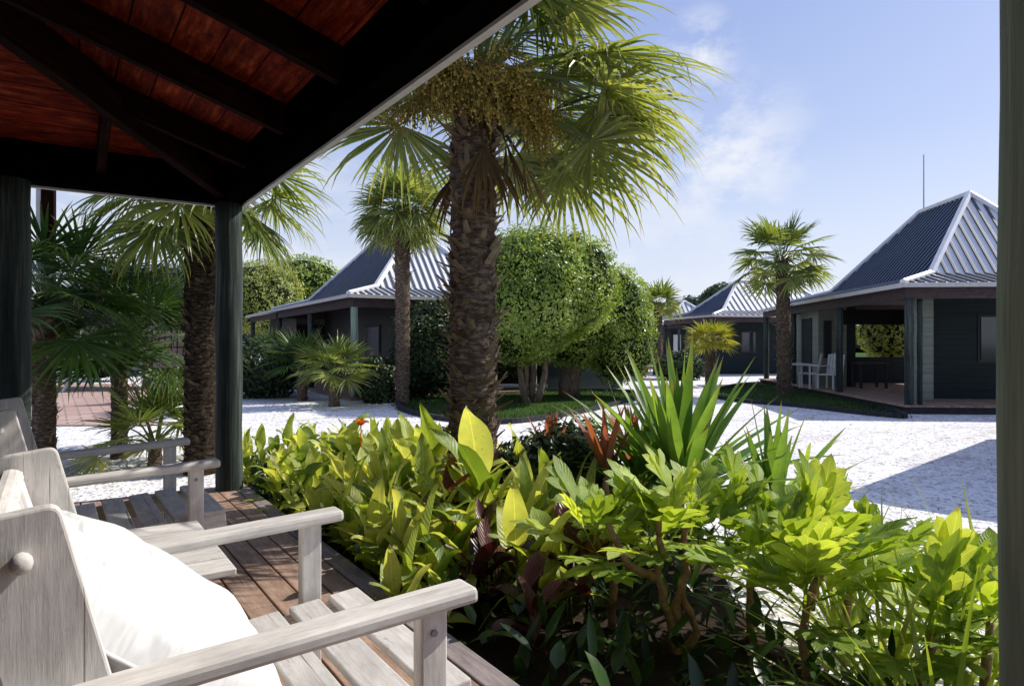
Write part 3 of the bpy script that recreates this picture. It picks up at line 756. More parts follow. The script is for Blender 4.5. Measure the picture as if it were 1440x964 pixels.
def palm(name,label,loc,h,r0,r1,nf,pet,Rr,nseg,seed,leafm='palm',detail=2,split=True,elr=(75,-35),lean=(0,0),fruit=0,dead=0,group='fan palms',boots=160,droop=.9,scale_top=1.0,azbias=None):
    r=random.Random(seed)
    t=empty(name,loc,0,label=label,cat='palm tree',group=group)
    top=V((lean[0],lean[1],h))
    # trunk
    mb=MB(); n=max(6,int(h/(.035 if detail>1 else .07))); pts=[];rad=[]
    for i in range(n+1):
        u=i/n; c=V((lean[0]*u*u,lean[1]*u*u,h*u)); pts.append(c); rad.append((r0+(r1-r0)*u)*(1+.05*math.sin(i*2.1)+r.uniform(-.03,.03)))
    mb.tube(pts,rad,30 if detail>1 else 12,True)
    for q,v_ in enumerate(mb.v):
        c=V((v_[0],v_[1],0)); a_=noise.noise(V(v_)*V((1,1,2.2)).length*5)*.10+noise.noise(V((v_[0]*40,v_[1]*40,v_[2]*25)))*.10
        u=v_[2]/h; cx=V((lean[0]*u*u,lean[1]*u*u,0)); c=cx+(c-cx)*(1+a_); mb.v[q]=(c.x,c.y,v_[2])
    nf0=len(mb.f); bo=mb
    for i in range(boots):
        u=(i+.5)/boots; u=min(1,max(0,u+r.uniform(-.02,.02))); a=i*2.39996+r.uniform(-.9,.9); c=V((lean[0]*u*u,lean[1]*u*u,h*u)); rr=(r0+(r1-r0)*u)
        el=R(r.uniform(20,70)); d=sph(a,el); L=r.uniform(.07,.17)*(.75+.5*u)*(rr/.16)
        b=c+V((math.cos(a),math.sin(a),0))*rr*.9
        if r.random()<.14: continue
        L*=r.uniform(.55,1.45)
        bo.blade(b,d,V((-math.cos(a)*.5,-math.sin(a)*.5,1)),L,.075*(rr/.16),lambda q:1-.65*q,3,r.uniform(-.6,.5),.5,r.random())
        if detail>1:
            for k in range(3):
                a2=a+r.uniform(-.5,.5); bb=c+V((math.cos(a2),math.sin(a2),0))*rr*.96+V((0,0,r.uniform(-.05,.05)))
                bo.blade(bb,sph(a2+r.uniform(-1,1),r.uniform(-1.2,.9)),V((math.cos(a2),math.sin(a2),.2)),r.uniform(.03,.09),.007,lambda q:1-q,2,.8,.1,r.random())
    tk=bo.build('trunk',M['trunk_shaded' if 'corner post' in label else 'trunk'],t,smooth=True); tk.data.materials.append(M['boot_shaded' if 'corner post' in label else 'boot'])
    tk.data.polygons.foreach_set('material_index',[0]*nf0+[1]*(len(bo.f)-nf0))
    if not split: cr=MB()
    for i in range(nf):
        u=i/max(1,nf-1)
        el=R(elr[0]+(elr[1]-elr[0])*u**.85)+r.uniform(-.12,.12)
        az=i*2.39996+r.uniform(-.25,.25)
        if azbias and not azbias(az,el): continue
        org=top+V((math.cos(az)*r1*.6,math.sin(az)*r1*.6,(1-u)*.12))
        tint=.3+.45*u*r.random()+r.uniform(-.1,.15)
        m_=cr if not split else MB()
        frond_mb(m_,org,az,el,pet*r.uniform(.8,1.1)*(.7+.3*u),Rr*r.uniform(.88,1.08),nseg,droop*(.6+.6*u),tint,r,bend=.35+.3*u)
        if split: m_.build('frond',M[leafm],t)
    if not split: cr.build('crown',M[leafm],t)
    for i in range(dead):
        az=r.uniform(-2.2,1.6); m_=MB()
        frond_mb(m_,top+V((math.cos(az)*r1,math.sin(az)*r1,-.12-.12*r.random())),az,R(r.uniform(-75,-45)),pet*.35,Rr*.6,max(10,nseg//3),2.6,r.random(),r,spread=.8,bend=.6)
        m_.build('dry_frond',M['deadfr'],t)
    for i in range(fruit):
        az=fruit_az[i%len(fruit_az)]+r.uniform(-.2,.2); m_=MB(); c=top+V((math.cos(az),math.sin(az),0))*r1*.8+V((0,0,-.02))
        d=sph(az,.25); e=c+d*r.uniform(.28,.5)+V((0,0,-r.uniform(.05,.38))); m_.tube([c,c+d*.17,e],[.018,.014,.01],5,tint=.4)
        for k in range(60):
            q=(c+(e-c)*r.uniform(.35,1.0)); dd=(sph(az+r.uniform(-1.9,1.9),r.uniform(-1.3,1.1))).normalized(); L=r.uniform(.10,.30); nn=10
            for j in range(nn):
                q=q+dd*L/nn; dd=(dd+V((r.uniform(-.15,.15),r.uniform(-.2,.2),-.11))).normalized()
                s_=r.uniform(.006,.012); off=V((r.uniform(-1,1),r.uniform(-1,1),r.uniform(-1,1)))*.012; qq=q+off
                m_.add([qq+V((s_,0,0)),qq+V((-s_,0,0)),qq+V((0,s_,0)),qq+V((0,-s_,0)),qq+V((0,0,s_)),qq+V((0,0,-s_))],[(0,2,4),(2,1,4),(1,3,4),(3,0,4),(2,0,5),(1,2,5),(3,1,5),(0,3,5)],r.random())
            m_.blade(q-dd*L,dd,V((.1,.2,1)),L,.006,lambda t:1,2,0,0,.2)
        m_.build('fruit_cluster',M['fruit'],t)
    return t
fruit_az=[R(-70),R(-160),R(-110),R(-40),R(-135),R(-95),R(175),R(-60),R(-145)]
# main palm
def main_ok(az,el):
    toward_cam=math.cos(az-R(-120)); right=math.cos(az-R(-26)); roofw=math.cos(az-R(182))
    if roofw>.3 and el<R(66): return False
    if el<R(40) and toward_cam>.45: return False
    if el<R(18) and right<.1 and math.cos(az-R(125))<.75: return False
    if el<R(0) and right<.1: return False
    return True
p=at(664,4.7)
palm('fan_palm','biggest fan palm in the garden bed with thick shaggy trunk and fruit clusters',(p.x,p.y,.03),3.16,.165,.15,90,.88,.84,40,5,'palm',2,True,(82,-16),(.02,.0),fruit=13,dead=6,boots=380,droop=1.55,azbias=main_ok)
# palm behind the corner post
p=at(282,7.6)
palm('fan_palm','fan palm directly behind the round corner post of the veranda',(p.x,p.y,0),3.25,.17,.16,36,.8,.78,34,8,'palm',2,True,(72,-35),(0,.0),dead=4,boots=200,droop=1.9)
# slender palm by left cabin
p=at(566,16.2)
palm('fan_palm','slender fan palm in front of the left cabin',(p.x,p.y,0),4.55,.17,.18,60,.66,.78,26,12,'palm',1,False,(85,-42),(.0,0),boots=190,droop=1.2)
p=at(1103,18.6)
palm('fan_palm','fan palm on the grass strip in front of the right cabin',(p.x,p.y,0),3.7,.20,.17,34,.85,.80,20,15,'palm',1,False,(82,-30),(-.12,0),boots=170,droop=.9)
p=at(925,31)
palm('fan_palm','distant fan palm behind the red picnic table',(p.x,p.y,0),3.15,.22,.2,30,.6,.8,18,17,'palm',1,False,(80,-15),(0,0),boots=80,droop=.5)
p=at(998,23)
palm('fan_palm','short yellow-green fan palm left of the right cabin palm',(p.x,p.y,0),1.5,.16,.14,26,.4,.62,20,19,'palmyel',1,False,(70,-5),(0,0),boots=50,droop=.5)
# low palms left
p=at(62,7.7)
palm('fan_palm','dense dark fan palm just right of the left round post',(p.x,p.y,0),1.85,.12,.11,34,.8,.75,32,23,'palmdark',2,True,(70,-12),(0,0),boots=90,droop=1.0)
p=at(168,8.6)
palm('fan_palm','low spreading fan palm between the left post and the corner palm',(p.x,p.y,0),1.25,.10,.09,32,.85,.80,32,29,'palmdark',2,True,(80,10),(0,0),boots=40,droop=1.0)
p=at(218,8.0)
palm('fan_palm','small stemless fan palm at the foot of the corner palm',(p.x,p.y,0),.22,.08,.07,18,.5,.5,28,31,'palm',2,True,(80,15),(0,0),boots=12,droop=.5)
# palms under the left cabin eave
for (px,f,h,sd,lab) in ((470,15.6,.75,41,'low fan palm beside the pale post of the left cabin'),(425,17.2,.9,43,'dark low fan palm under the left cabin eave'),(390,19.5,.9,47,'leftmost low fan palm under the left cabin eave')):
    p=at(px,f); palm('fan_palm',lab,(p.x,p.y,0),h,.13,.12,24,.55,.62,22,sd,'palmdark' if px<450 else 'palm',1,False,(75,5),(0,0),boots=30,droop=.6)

# clipped trees
def leafball(mb,cen,rad,n,ls,r,inner=.86,lump=.12,flat=1.0,seed=0,low=-1.0):
    k=0
    while k<n:
        z=r.uniform(low,1); a=r.random()*6.2832; s_=math.sqrt(1-z*z); d=V((s_*math.cos(a),s_*math.sin(a),z))
        q=1+lump*noise.noise(d*2.2+V((seed,0,0)))*2+.05*noise.noise(d*7+V((seed,3,0)))*2
        rr=q*(inner+(1.03-inner)*r.random()**.6)
        if noise.noise(d*5.5+V((seed,9,4)))<-.25 and r.random()<.6: rr*=.9
        c=V(cen)+V((d.x*rad[0]*rr,d.y*rad[1]*rr,d.z*rad[2]*rr))
        nn=(d+V((r.uniform(-1,1),r.uniform(-1,1),r.uniform(-.6,1.2)))*.9).normalized()
        u=nn.cross(V((r.uniform(-1,1),r.uniform(-1,1),r.uniform(-1,1)))).normalized(); w=nn.cross(u)
        l=ls*r.uniform(.6,1.3)
        ti=min(1,max(0,.45+.5*noise.noise(c*1.3)+r.uniform(-.3,.3)))
        mb.add([c-u*l*.5,c-w*l*.26+nn*l*.08,c+u*l*.5,c+w*l*.26+nn*l*.08],[(0,1,2),(0,2,3)],ti)
        k+=1
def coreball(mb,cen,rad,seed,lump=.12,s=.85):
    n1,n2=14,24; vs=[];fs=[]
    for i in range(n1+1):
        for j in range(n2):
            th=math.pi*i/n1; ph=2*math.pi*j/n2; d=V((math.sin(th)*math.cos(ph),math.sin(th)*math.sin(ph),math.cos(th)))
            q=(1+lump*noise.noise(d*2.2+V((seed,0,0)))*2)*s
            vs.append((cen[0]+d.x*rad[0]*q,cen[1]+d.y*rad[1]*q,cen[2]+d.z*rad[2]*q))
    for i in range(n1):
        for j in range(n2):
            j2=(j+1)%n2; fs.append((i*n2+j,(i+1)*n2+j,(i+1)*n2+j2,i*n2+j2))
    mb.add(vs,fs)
def ctree(name,label,px,f,balls,stems,mat,ls,seed,cat='tree',group=None,core=True,trunk='bark'):
    p=at(px,f); r=random.Random(seed); t=empty(name,(p.x,p.y,0),yaw(0),label=label,cat=cat)
    if group: t['group']=group
    mb=MB(); cm=MB()
    for k,(c,rad,n) in enumerate(balls):
        leafball(mb,c,rad,n,ls,r,seed=seed+k*7)
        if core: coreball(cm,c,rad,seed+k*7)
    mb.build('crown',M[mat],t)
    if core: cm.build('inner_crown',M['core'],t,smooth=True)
    for (a,b,r0) in stems:
        mb=MB(); a=V(a);b=V(b); pts=[a+(b-a)*i/5+V((r.uniform(-.05,.05),r.uniform(-.05,.05),0))*(1 if 0<i<5 else 0) for i in range(6)]
        mb.tube(pts,[r0*(1-.09*i) for i in range(6)],10,jit=.1); mb.build('trunk',M[trunk],t,smooth=True)
    return t
ctree('clipped_tree','largest clipped tree with rounded dense crown right behind the big palm',757,16.0,
  [((-.15,0,2.62),(1.5,1.5,1.5),26000),((.80,.2,2.85),(1.1,1.2,1.2),9000),((-.45,.0,1.9),(1.1,1.2,.95),7000)],
  [((-.25,0,0),(-.7,0,1.9),.09),((-.1,.1,0),(-.1,.2,1.9),.10),((-.05,-.05,0),(.35,0,1.8),.09),((-.3,.1,0),(-.35,-.2,1.9),.07)],'hedge',.085,51,group='clipped trees')
ctree('clipped_tree','lower clipped tree joined to the right of the largest one, with one thick trunk',822,18.0,
  [((-.3,0,2.0),(1.3,1.3,1.2),11000),((.75,.1,2.1),(1.05,1.1,1.35),11000),((.95,-.1,1.35),(.85,.9,.95),4500)],
  [((-.4,0,0),(-.3,0,1.8),.3)],'hedge',.085,57,group='clipped trees')
ctree('round_shrub','round yellow-green clipped shrub seen just right of the corner post',364,34,
  [((0,0,3.7),(1.95,1.8,1.85),9000)],[((0,0,0),(0,0,2),.1)],'hedgey',.13,61,'shrub')
ctree('garden_tree','loose green tree in front of the grey house at the far left',205,22,
  [((.2,0,2.6),(1.3,1.2,1.3),3500),((1.3,0,2.4),(1.2,1.2,1.5),3500),((-1.2,0,1.9),(1.2,1.2,1.3),2500)],[((0,0,0),(0,0,2),.12)],'midtree',.16,63)
ctree('garden_tree','pale leafy tree above the roof of the left cabin',425,38,
  [((0,0,4.6),(2.3,1.8,1.7),5500),((-2.0,0,4.0),(1.8,1.6,1.5),4000)],[((0,0,0),(0,0,3),.15)],'hedge',.18,67)
ctree('garden_shrub','dark leafy shrub between the left cabin and the big palm trunk',608,17.6,
  [((0,0,1.3),(1.0,.8,1.2),5000),((-.5,.3,.8),(.7,.7,.8),2500)],[((0,0,0),(0,0,1),.06)],'midtree',.11,71,'shrub')
ctree('garden_shrub','small dark shrub under the clipped trees',700,21,
  [((0,0,.8),(1.4,.8,.9),4000)],[((0,0,0),(0,0,.6),.06)],'midtree',.12,73,'shrub')
ctree('garden_shrub','low green shrub under the left cabin eave',372,18.2,[((0,0,.7),(1.0,.8,.8),3000)],[((0,0,0),(0,0,.4),.05)],'midtree',.12,75,'shrub')
ctree('garden_shrub','dark shrub beside the post of the left cabin',530,16.6,[((0,0,.5),(.5,.5,.65),1600)],[((0,0,0),(0,0,.4),.04)],'midtree',.1,76,'shrub')
ctree('garden_shrub','dark shrubs clump behind the picnic table on the terrace',120,26,[((0,0,1.6),(2.4,1.0,1.7),6000),((-2.2,0,1.4),(1.8,1,1.5),4000)],[((0,0,0),(0,0,1),.06)],'midtree',.16,77,'shrub')
ctree('garden_tree','golden leafy tree seen through the open veranda of the right cabin',1262,24.5,[((0,0,2.0),(1.3,1.2,1.5),5000)],[((0,0,0),(0,0,1.2),.12)],'hedgey',.15,79)
ctree('garden_tree','dark spiky-leaved tree behind the right cabin palm',1018,40,[((0,0,4.1),(1.3,1.2,.8),1800),((1.2,0,3.7),(1.2,1,.8),1800)],[((0,0,0),(.2,0,3.8),.15)],'midtree',.22,81)
ctree('garden_shrub','light green shrub left of the distant palm',880,30,[((0,0,1.2),(1.2,1,1.3),3000)],[((0,0,0),(0,0,.8),.06)],'hedgey',.16,83,'shrub')
ctree('garden_shrub','low dark shrub at the corner of the middle cabin',958,27,[((0,0,.5),(1.0,.7,.6),2500)],[((0,0,0),(0,0,.3),.05)],'midtree',.13,85,'shrub')
labs=['bluish tall tree on the skyline left of the middle cabin','distant rounded tree on the skyline by the farthest cabin','far low tree hidden between cabin roofs','distant tree beyond the clipped trees']
for k,(px,f,h,rr) in enumerate(((978,90,7.3,3.2),(945,95,5.8,3.2),(1010,85,5.2,3.5),(880,90,4.2,4.0))):
    ctree('distant_tree',labs[k],px,f,[((0,0,h-2.2),(rr,rr*.8,2.6),1500),((rr*.7,0,h-3.4),(rr*.9,rr*.7,2.2),1200),((-rr*.7,0,h-3.8),(rr*.9,rr*.7,2.2),1200)],[((0,0,0),(0,0,h-3),.4)],'fartree',.5,90+k)
# continuous far woodland
r=random.Random(5); mb=MB(); cm=MB()
for i in range(60):
    px=-500+i*42+r.uniform(-15,15); f=r.uniform(100,125); p=at(px,f)
    rad=(r.uniform(4,7),)*2+(r.uniform(2.2,4.4),)
    leafball(mb,(p.x,p.y,1.2),rad,420,.9,r,seed=i,low=-.1); coreball(cm,(p.x,p.y,1.2),rad,i)
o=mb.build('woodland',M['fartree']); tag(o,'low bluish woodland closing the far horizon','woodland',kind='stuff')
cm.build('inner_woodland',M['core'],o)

# --- cannas
def canna(seed,mat,h=.75,n=8,flower=False,wf=1.0):
    r=random.Random(seed); t=empty('canna_plant',(0,0,0)); mb=MB(); st=MB()
    ns=r.choice((2,3)); 
    for s in range(ns):
        a0=r.random()*6.28; b=V((math.cos(a0),math.sin(a0),0))*.05; top=b*2.2+V((0,0,h*r.uniform(.45,.68)))
        st.tube([b,(b+top)/2,top],[.011,.009,.006],6,tint=r.random())
        m=n//ns+3
        for i in range(m):
            u=(i+.6)/m; q=b+(top-b)*(.15+.85*u); az=a0+i*2.5+r.uniform(-.4,.4); el=R(18+52*u+r.uniform(-16,16))
            d=sph(az,el); nr=V((-math.cos(az),-math.sin(az),1.2))
            mb.blade(q,d,nr,r.uniform(.20,.44)*h/.75,r.uniform(.075,.165)*h/.75*wf,P_lance,9,r.uniform(.1,2.2),.2+r.random()*.6,r.random(),.09)
    st.build('stem',M['gstem'],t,smooth=True); mb.build('leaves',mat,t,smooth=True)
    if flower:
        fl=MB(); q=top+V((0,0,.30)); fl.tube([top,q],[.006,.004],5)
        for i in range(7): fl.blade(q,sph(i*.9,.5+.4*r.random()),V((0,0,1)),.075,.05,P_lance,4,.6,.3,r.random(),.2)
        fl.build('flower',M['flower'],t)
    return t
r=random.Random(21)
proto=[canna(100+i,M['canna'],.75,8 if i<3 else 13,False,1.0 if i<3 else .62) for i in range(6)]
spots=[]
def bed_ok(x,y,md):
    for (a,b) in spots:
        if (a-x)**2+(b-y)**2<md*md: return False
    return True
tries=0
while len(spots)<105 and tries<9000:
    tries+=1; x=r.uniform(1.5,3.1); y=r.uniform(3.15,6.95)
    if x>1.5+ (7.3-y)*.9+ .25: continue
    if (x-p.x)**2<0: pass
    if bed_ok(x,y,.17): spots.append((x,y))
LC='leafy bright green canna plant in the bed along the deck edge'
used=[False]*6
for k,(x,y) in enumerate(spots):
    i=r.randrange(6); s=r.uniform(.72,1.0)*(1.0 if y<5.5 else .9)*(.9 if x<1.75 else 1)
    loc=(x,y,.05); rz=r.random()*6.28
    if not used[i]:
        used[i]=True; o=proto[i]; o.location=loc; o.rotation_euler=(0,0,rz); o.scale=(s,)*3
        tag(o,LC,'canna','green cannas in the bed')
    else: dup(proto[i],loc,rz,s,label=LC,cat='canna',group='green cannas in the bed')
fc_=canna(333,M['canna'],.95,8,True); p=at(505,5.6); fc_.location=(p.x,p.y,.05); fc_.rotation_euler=(0,0,1); tag(fc_,'canna plant topped by a small orange flower','canna')
for k,(px,f,s,lab) in enumerate(((688,3.9,1.02,'pale yellow-green broad canna at the right foot of the big palm'),(590,5.0,1.0,'tall upright green canna left of the big palm trunk'),(560,5.2,.95,'upright canna next to the orange-flowered one'))):
    p=at(px,f); c=canna(340+k,M['canna'],.95,9); c.location=(p.x,p.y,.05); c.scale=(s,)*3; tag(c,lab,'canna')
# red-leaved cannas
rp_=[canna(200+i,M['canna_red'],.8,7) for i in range(3)]
redsp=[(640,3.8,1.0),(745,3.0,.6),(690,3.4,.8),(655,4.1,1.0),(810,3.3,.85)]
for k,(px,f,s) in enumerate(redsp):
    p=at(px,f); L_='dark red-leaved canna in the shaded middle of the bed'
    if k<3: o=rp_[k]; o.location=(p.x,p.y,.05); o.scale=(s,)*3; tag(o,L_,'canna','red-leaved cannas in the bed')
    else: dup(rp_[k%3],(p.x,p.y,.05),k*1.7,s,label=L_,cat='canna',group='red-leaved cannas in the bed')
# green cannas filling the middle front
for k,(px,f,s) in enumerate(((600,3.2,.7),(740,3.3,.9),(800,3.4,.85),(650,3.6,.95),(700,3.7,1.0),(780,3.9,1.0),(625,3.4,.85),(560,3.1,.6))):
    p=at(px,f)
    dup(proto[k%6],(p.x,p.y,.05),k*2.1,s,label='mid green canna in the shade between the red-leaved ones',cat='canna',group='shaded green cannas')
# orange-leaved cordylines
def rosette(seed,name,label,cat,loc,mat,n,L,w,el0,el1,prof,droop,fold=.3,stem=0,nseg=7,tint=None,group=None):
    r=random.Random(seed); t=empty(name,loc,r.random()*6,label=label,cat=cat); mb=MB()
    if group: t['group']=group
    for i in range(n):
        u=i/max(1,n-1); az=i*2.39996; el=R(el0+(el1-el0)*u)+r.uniform(-.08,.08); d=sph(az,el)
        mb.blade(V((0,0,stem))+d*.015,d,V((-math.cos(az),-math.sin(az),1)),L*r.uniform(.75,1.08),w*r.uniform(.85,1.1),prof,nseg,droop*r.uniform(.5,1.4)*(.4+u),fold,r.random(),.02)
    mb.build('leaves',mat,t,smooth=True)
    m2=MB(); m2.tube([(0,0,0),(0,0,max(.05,stem))],[.025,.02],8); m2.build('stem',M['stem'],t,smooth=True)
    return t
for k,(px,f,s) in enumerate(((775,4.6,.85),(852,4.1,.95),(885,4.6,.9))):
    p=at(px,f); rosette(400+k,'cordyline',['orange-pink leaved cordyline just right of the big palm','tall orange leaved cordyline left of the sword-leaved plant','red-brown cordyline behind the left edge of the sword-leaved plant'][k],'cordyline',(p.x,p.y,.05),M['cordy'],11,.46*s,.062,88,58,P_lance,.4,.4,.62*s)
# sword plants
p=at(958,4.25); rosette(410,'sword_leaved_plant','large sword-leaved yucca rising in the middle of the bed','yucca',(p.x,p.y,.05),M['sword'],64,.96,.098,88,5,P_sword,.25,.35,.46,8,group='sword-leaved yuccas')
p=at(1085,4.0); rosette(411,'sword_leaved_plant','smaller sword-leaved yucca right of the large one','yucca',(p.x,p.y,.05),M['sword'],34,.70,.078,86,12,P_sword,.25,.35,.36,8,group='sword-leaved yuccas')
p=at(905,4.5); rosette(412,'sword_leaved_plant','sword-leaved yucca at the left of the large one','yucca',(p.x,p.y,.05),M['sword'],32,.72,.078,80,12,P_sword,.25,.35,.42,8,group='sword-leaved yuccas')
# strap leaf clumps lower right
for k,(px,f,L_) in enumerate(((1245,2.6,.95),(1330,2.15,.8),(1400,2.9,.9),(1180,3.2,.8))):
    p=at(px,f); rosette(420+k,'strap_leaved_clump',['yellow-green strap-leaved clump between the two right shrubs','strap-leaved clump under the rightmost shrub','strap-leaved clump beside the near right post','strap-leaved clump behind the middle shrub at the gravel edge'][k],'plant',(p.x,p.y,.03),M['flaxy'],44,L_,.022,75,8,P_strap,1.0,.3,0.0,9)

# lobed-leaf shrubs
def lobed_leaf(mb,base,d,nr,L,r,tint):
    d=V(d).normalized(); sd=d.cross(nr).normalized(); n=sd.cross(d)
    b=V(base); q=b
    # petiole
    mb.blade(b,d,n,L*.35,.008,lambda t:1,2,.1,.2,tint*.6)
    q=b+d*L*.33
    mid=mb.blade(q-d*.02*L,d,n,L*.74,L*.185,P_lobe,9,r.uniform(.1,.6),.22,tint,.05)
    for (off,ang,ll) in ((.10,58,.30),(.22,46,.34),(.36,36,.30)):
        for sg in (-1,1):
            if r.random()<.06: continue
            a=R(sg*(ang+r.uniform(-7,7))); dd=(d*math.cos(a)+sd*math.sin(a)+n*r.uniform(-.10,.12)).normalized()
            st=q+d*(off+r.uniform(-.02,.02))*L
            mb.blade(st,dd,n,L*ll*r.uniform(.85,1.12),L*.125,P_lobe,5,r.uniform(.2,.9),.2,min(1,max(0,tint+r.uniform(-.04,.04))),.05)
def lobed_shrub(seed,label,px,f,stems,heads,L):
    r=random.Random(seed); p=at(px,f); t=empty('lobed_leaf_shrub',(p.x,p.y,.04),yaw(0),label=label,cat='shrub',group='lobed-leaf shrubs in the bed')
    for pts in stems:
        mb=MB(); P=[V(q) for q in pts]; Q=[]
        for i in range(len(P)-1):
            for k in range(4): Q.append(P[i]+(P[i+1]-P[i])*k/4+V((r.uniform(-1,1),r.uniform(-1,1),0))*.008)
        Q.append(P[-1]); n=len(Q); mb.tube(Q,[(.021-.009*i/n)*(1.15 if i%3==0 else 1) for i in range(n)],9,jit=.12); mb.build('stem',M['stem'],t,smooth=True)
    mb=MB()
    for (c,n,s) in heads:
        for i in range(n):
            u=i/n; az=i*2.39996+r.uniform(-.2,.2); el=R(66-62*u+r.uniform(-22,22)); d=sph(az,el)
            lobed_leaf(mb,V(c)+V((r.uniform(-.05,.05),r.uniform(-.05,.05),-.10*u)),d,V((-math.cos(az)*.3,-math.sin(az)*.3,1)),L*s*r.uniform(.65,1.2),r,r.random())
    mb.build('leaves',M['lobed'],t,smooth=True); return t
# local x = right, y = away, z = up
lobed_shrub(500,'lobed-leaf shrub with two twisted bare stems in the middle of the bed',950,3.05,
  [[(0,0,0),(-.03,0,.2),(-.08,0,.36),(-.06,.02,.5),(-.08,0,.62)],[(0.01,0,.15),(.0,0,.25),(.05,0,.38),(.04,0,.52),(.07,.02,.66)],[(.02,.02,0),(.10,0,.12),(.03,0,.3)],[(-.08,0,.36),(-.22,0,.42),(-.3,.02,.6)]],
  [((-.08,0,0.530),13,1.0),((.08,.02,0.560),14,1.0),((-.32,.02,0.520),12,.95),((.27,.1,0.530),11,.95)],.385)
lobed_shrub(501,'lobed-leaf shrub with a single reddish stem right of the twisted one',1128,2.55,
  [[(0,0,-.1),(.02,0,.15),(0,0,.3),(.03,0,.48)],[(.03,0,.42),(.1,.05,.56)]],
  [((.03,0,0.480),16,1.0),((.14,.08,0.590),14,.95),((-.14,.06,0.550),13,.9)],.38)
lobed_shrub(502,'lobed-leaf shrub with a crooked knobbly stem at the lower right',1275,2.35,
  [[(-.03,0,-.1),(-.02,0,.1),(.02,0,.22),(.08,0,.34),(.09,0,.42)]],
  [((.09,0,0.400),15,1.0),((.22,.05,0.430),12,.9)],.38)
lobed_shrub(503,'lobed-leaf shrub spreading pale leaves just left of the near right post',1385,2.35,
  [[(0,0,0),(0,0,.2),(.02,0,.45)]],[((.0,0,0.450),13,.95),((-.08,.1,0.350),10,.9)],.375)
lobed_shrub(504,'lobed-leaf shrub tucked behind the middle stems near the yucca',1055,3.2,
  [[(0,0,0),(0,0,.3),(.02,0,.55)]],[((.02,0,0.490),13,1.0),((.22,.05,0.470),12,1.0),((.42,.0,0.430),12,.95)],.385)
lobed_shrub(505,'lobed-leaf shrub left of the twisted stems beside the red cannas',862,3.3,
  [[(0,0,0),(0,0,.3),(-.02,0,.55)]],[((-.02,0,0.480),11,.95),((.12,.05,0.450),11,.95)],.365)
lobed_shrub(506,'lobed-leaf shrub at the gravel edge behind the crooked stem',1190,3.0,
  [[(0,0,0),(0,0,.25),(.02,0,.5)]],[((.02,0,0.480),13,.95),((.2,.05,0.430),11,.9)],.365)
# fine-leaved shrub between palm and yucca
ctree('garden_shrub','small-leaved green shrub between the big palm and the yucca',800,4.6,[((0,0,.55),(.38,.3,.38),2600),((-.3,.1,.45),(.3,.3,.35),1500)],[((0,0,0),(0,0,.4),.02)],'midtree',.05,601,'shrub',core=True)
# ground cover in shadow
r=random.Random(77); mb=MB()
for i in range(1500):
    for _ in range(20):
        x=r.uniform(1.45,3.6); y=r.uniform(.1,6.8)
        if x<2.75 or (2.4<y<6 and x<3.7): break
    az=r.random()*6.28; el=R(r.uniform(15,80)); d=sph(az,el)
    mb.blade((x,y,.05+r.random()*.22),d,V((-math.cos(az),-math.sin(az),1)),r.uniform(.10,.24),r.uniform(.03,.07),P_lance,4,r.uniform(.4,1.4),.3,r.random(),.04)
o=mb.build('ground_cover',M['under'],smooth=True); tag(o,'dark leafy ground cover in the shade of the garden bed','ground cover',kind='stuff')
# ground litter on gravel edge
r=random.Random(78); mb=MB()
for i in range(3200):
    x=r.uniform(2.6,5.6) if i<1200 else r.uniform(2.5,17); y=r.uniform(.8,4.2) if i<1200 else r.uniform(1,15); az=r.random()*6.28
    mb.blade((x,y,.012),sph(az,r.uniform(-.02,.25)),V((0,0,1)),r.uniform(.02,.09),r.uniform(.004,.018),P_lance,2,.1,.2,r.random())
o=mb.build('leaf_litter',M['deadfr']); tag(o,'dry leaf litter scattered over the gravel at the bed edge','leaf litter',kind='stuff')

# ------------------------------------------------------------ camera, light, world
cam=bpy.data.cameras.new('camera'); co=bpy.data.objects.new('camera',cam); COL.objects.link(co)
co.location=(0,0,CAMZ); co.rotation_euler=(R(90),0,-A); cam.sensor_width=36; cam.lens=24.0; cam.clip_start=.05; cam.clip_end=2000
sc.camera=co
SUN_EL=R(44); SUN_AZ=A+R(67)       # clockwise from +Y
sd=V((math.cos(SUN_EL)*math.sin(SUN_AZ),math.cos(SUN_EL)*math.cos(SUN_AZ),math.sin(SUN_EL)))
l=bpy.data.lights.new('sun','SUN'); l.energy=5.0; l.angle=R(.5); l.color=(1,.955,.88)
lo=bpy.data.objects.new('sun',l); COL.objects.link(lo); lo.rotation_euler=(-sd).to_track_quat('-Z','Y').to_euler(); lo.location=(20,0,20)
w=bpy.data.worlds.new('World'); sc.world=w; w.use_nodes=True; nt=w.node_tree; nt.nodes.clear()
ou=nt.nodes.new('ShaderNodeOutputWorld'); bg=nt.nodes.new('ShaderNodeBackground'); sk=nt.nodes.new('ShaderNodeTexSky')
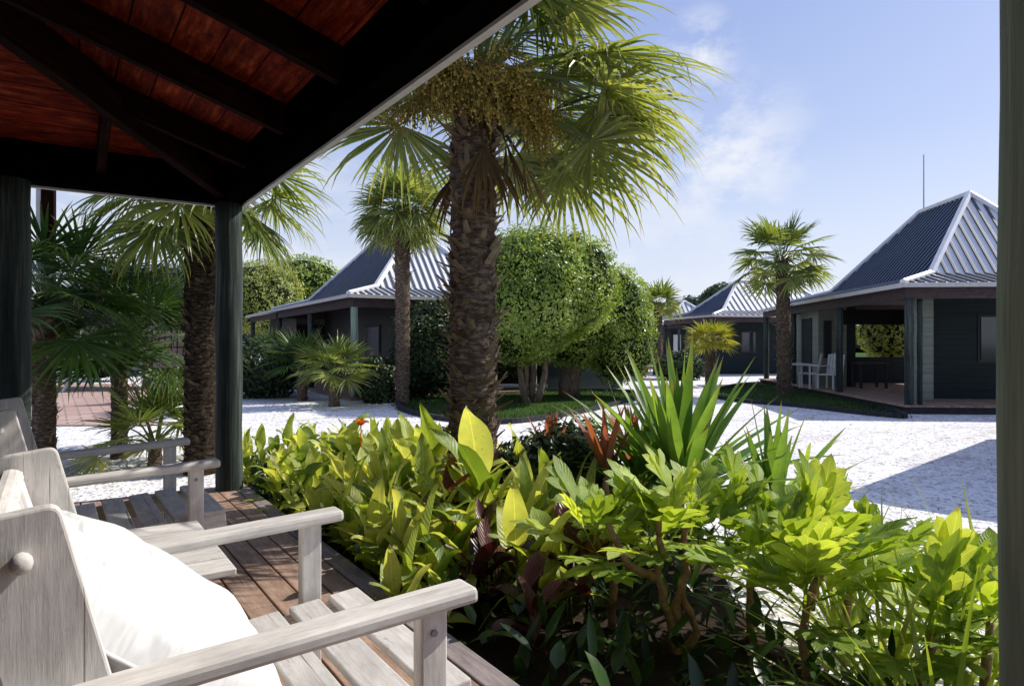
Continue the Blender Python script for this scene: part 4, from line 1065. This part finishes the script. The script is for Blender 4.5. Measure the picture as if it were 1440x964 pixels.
sk.sky_type='NISHITA'; sk.sun_disc=False; sk.sun_elevation=SUN_EL; sk.sun_rotation=SUN_AZ; sk.altitude=0; sk.air_density=1.0; sk.dust_density=1.2; sk.ozone_density=2.0
bg.inputs['Strength'].default_value=.135
tc=nt.nodes.new('ShaderNodeTexCoord')
cn=noise_(nt,tc.outputs['Generated'],3.2,8,.6,(1,1,2.6))
cf=ramp(nt,cn,[(.50,(0,0,0)),(.70,(.85,.85,.85))])
sb=mixc(nt,sk.outputs[0],(3.2,3.9,7.0),.50)
nrm=nt.nodes.new('ShaderNodeVectorMath'); nrm.operation='NORMALIZE'; nt.links.new(tc.outputs['Generated'],nrm.inputs[0])
sz=nt.nodes.new('ShaderNodeSeparateXYZ'); nt.links.new(nrm.outputs[0],sz.inputs[0])
hz=ramp(nt,sz.outputs[2],[(0.0,(.80,.80,.80)),(.12,(.55,.55,.55)),(.27,(.15,.15,.15)),(.42,(0,0,0))])
sb=mixc(nt,sb,(6.6,6.9,7.5),hz)
def puff(px,py,size,amount,prev):
    d=(FW+RT*((px-720)/FPX)+V((0,0,(483-py)/FPX))).normalized()
    vd=nt.nodes.new('ShaderNodeVectorMath'); vd.operation='DISTANCE'; nt.links.new(nrm.outputs[0],vd.inputs[0]); vd.inputs[1].default_value=d
    m=ramp(nt,vd.outputs['Value'],[(0,(amount,)*3),(size,(0,0,0))])
    n=noise_(nt,nrm.outputs[0],11,7,.62,(1,1,1.8)); nn=ramp(nt,n,[(.42,(0,0,0)),(.62,(1,1,1))])
    f=mixc(nt,m,nn,1,'MULTIPLY')
    return mixc(nt,prev,(7.2,7.25,7.4),f)
cc=sb
for q in ((1020,215,.13,.8),(985,70,.06,.9),(230,300,.30,1.0),(860,330,.25,.4)): cc=puff(*q,cc)
nt.links.new(cc,bg.inputs[0]); nt.links.new(bg.outputs[0],ou.inputs[0])
sc.view_settings.view_transform='Standard'; sc.view_settings.look='None'; sc.view_settings.exposure=0
sc.render.engine='CYCLES'
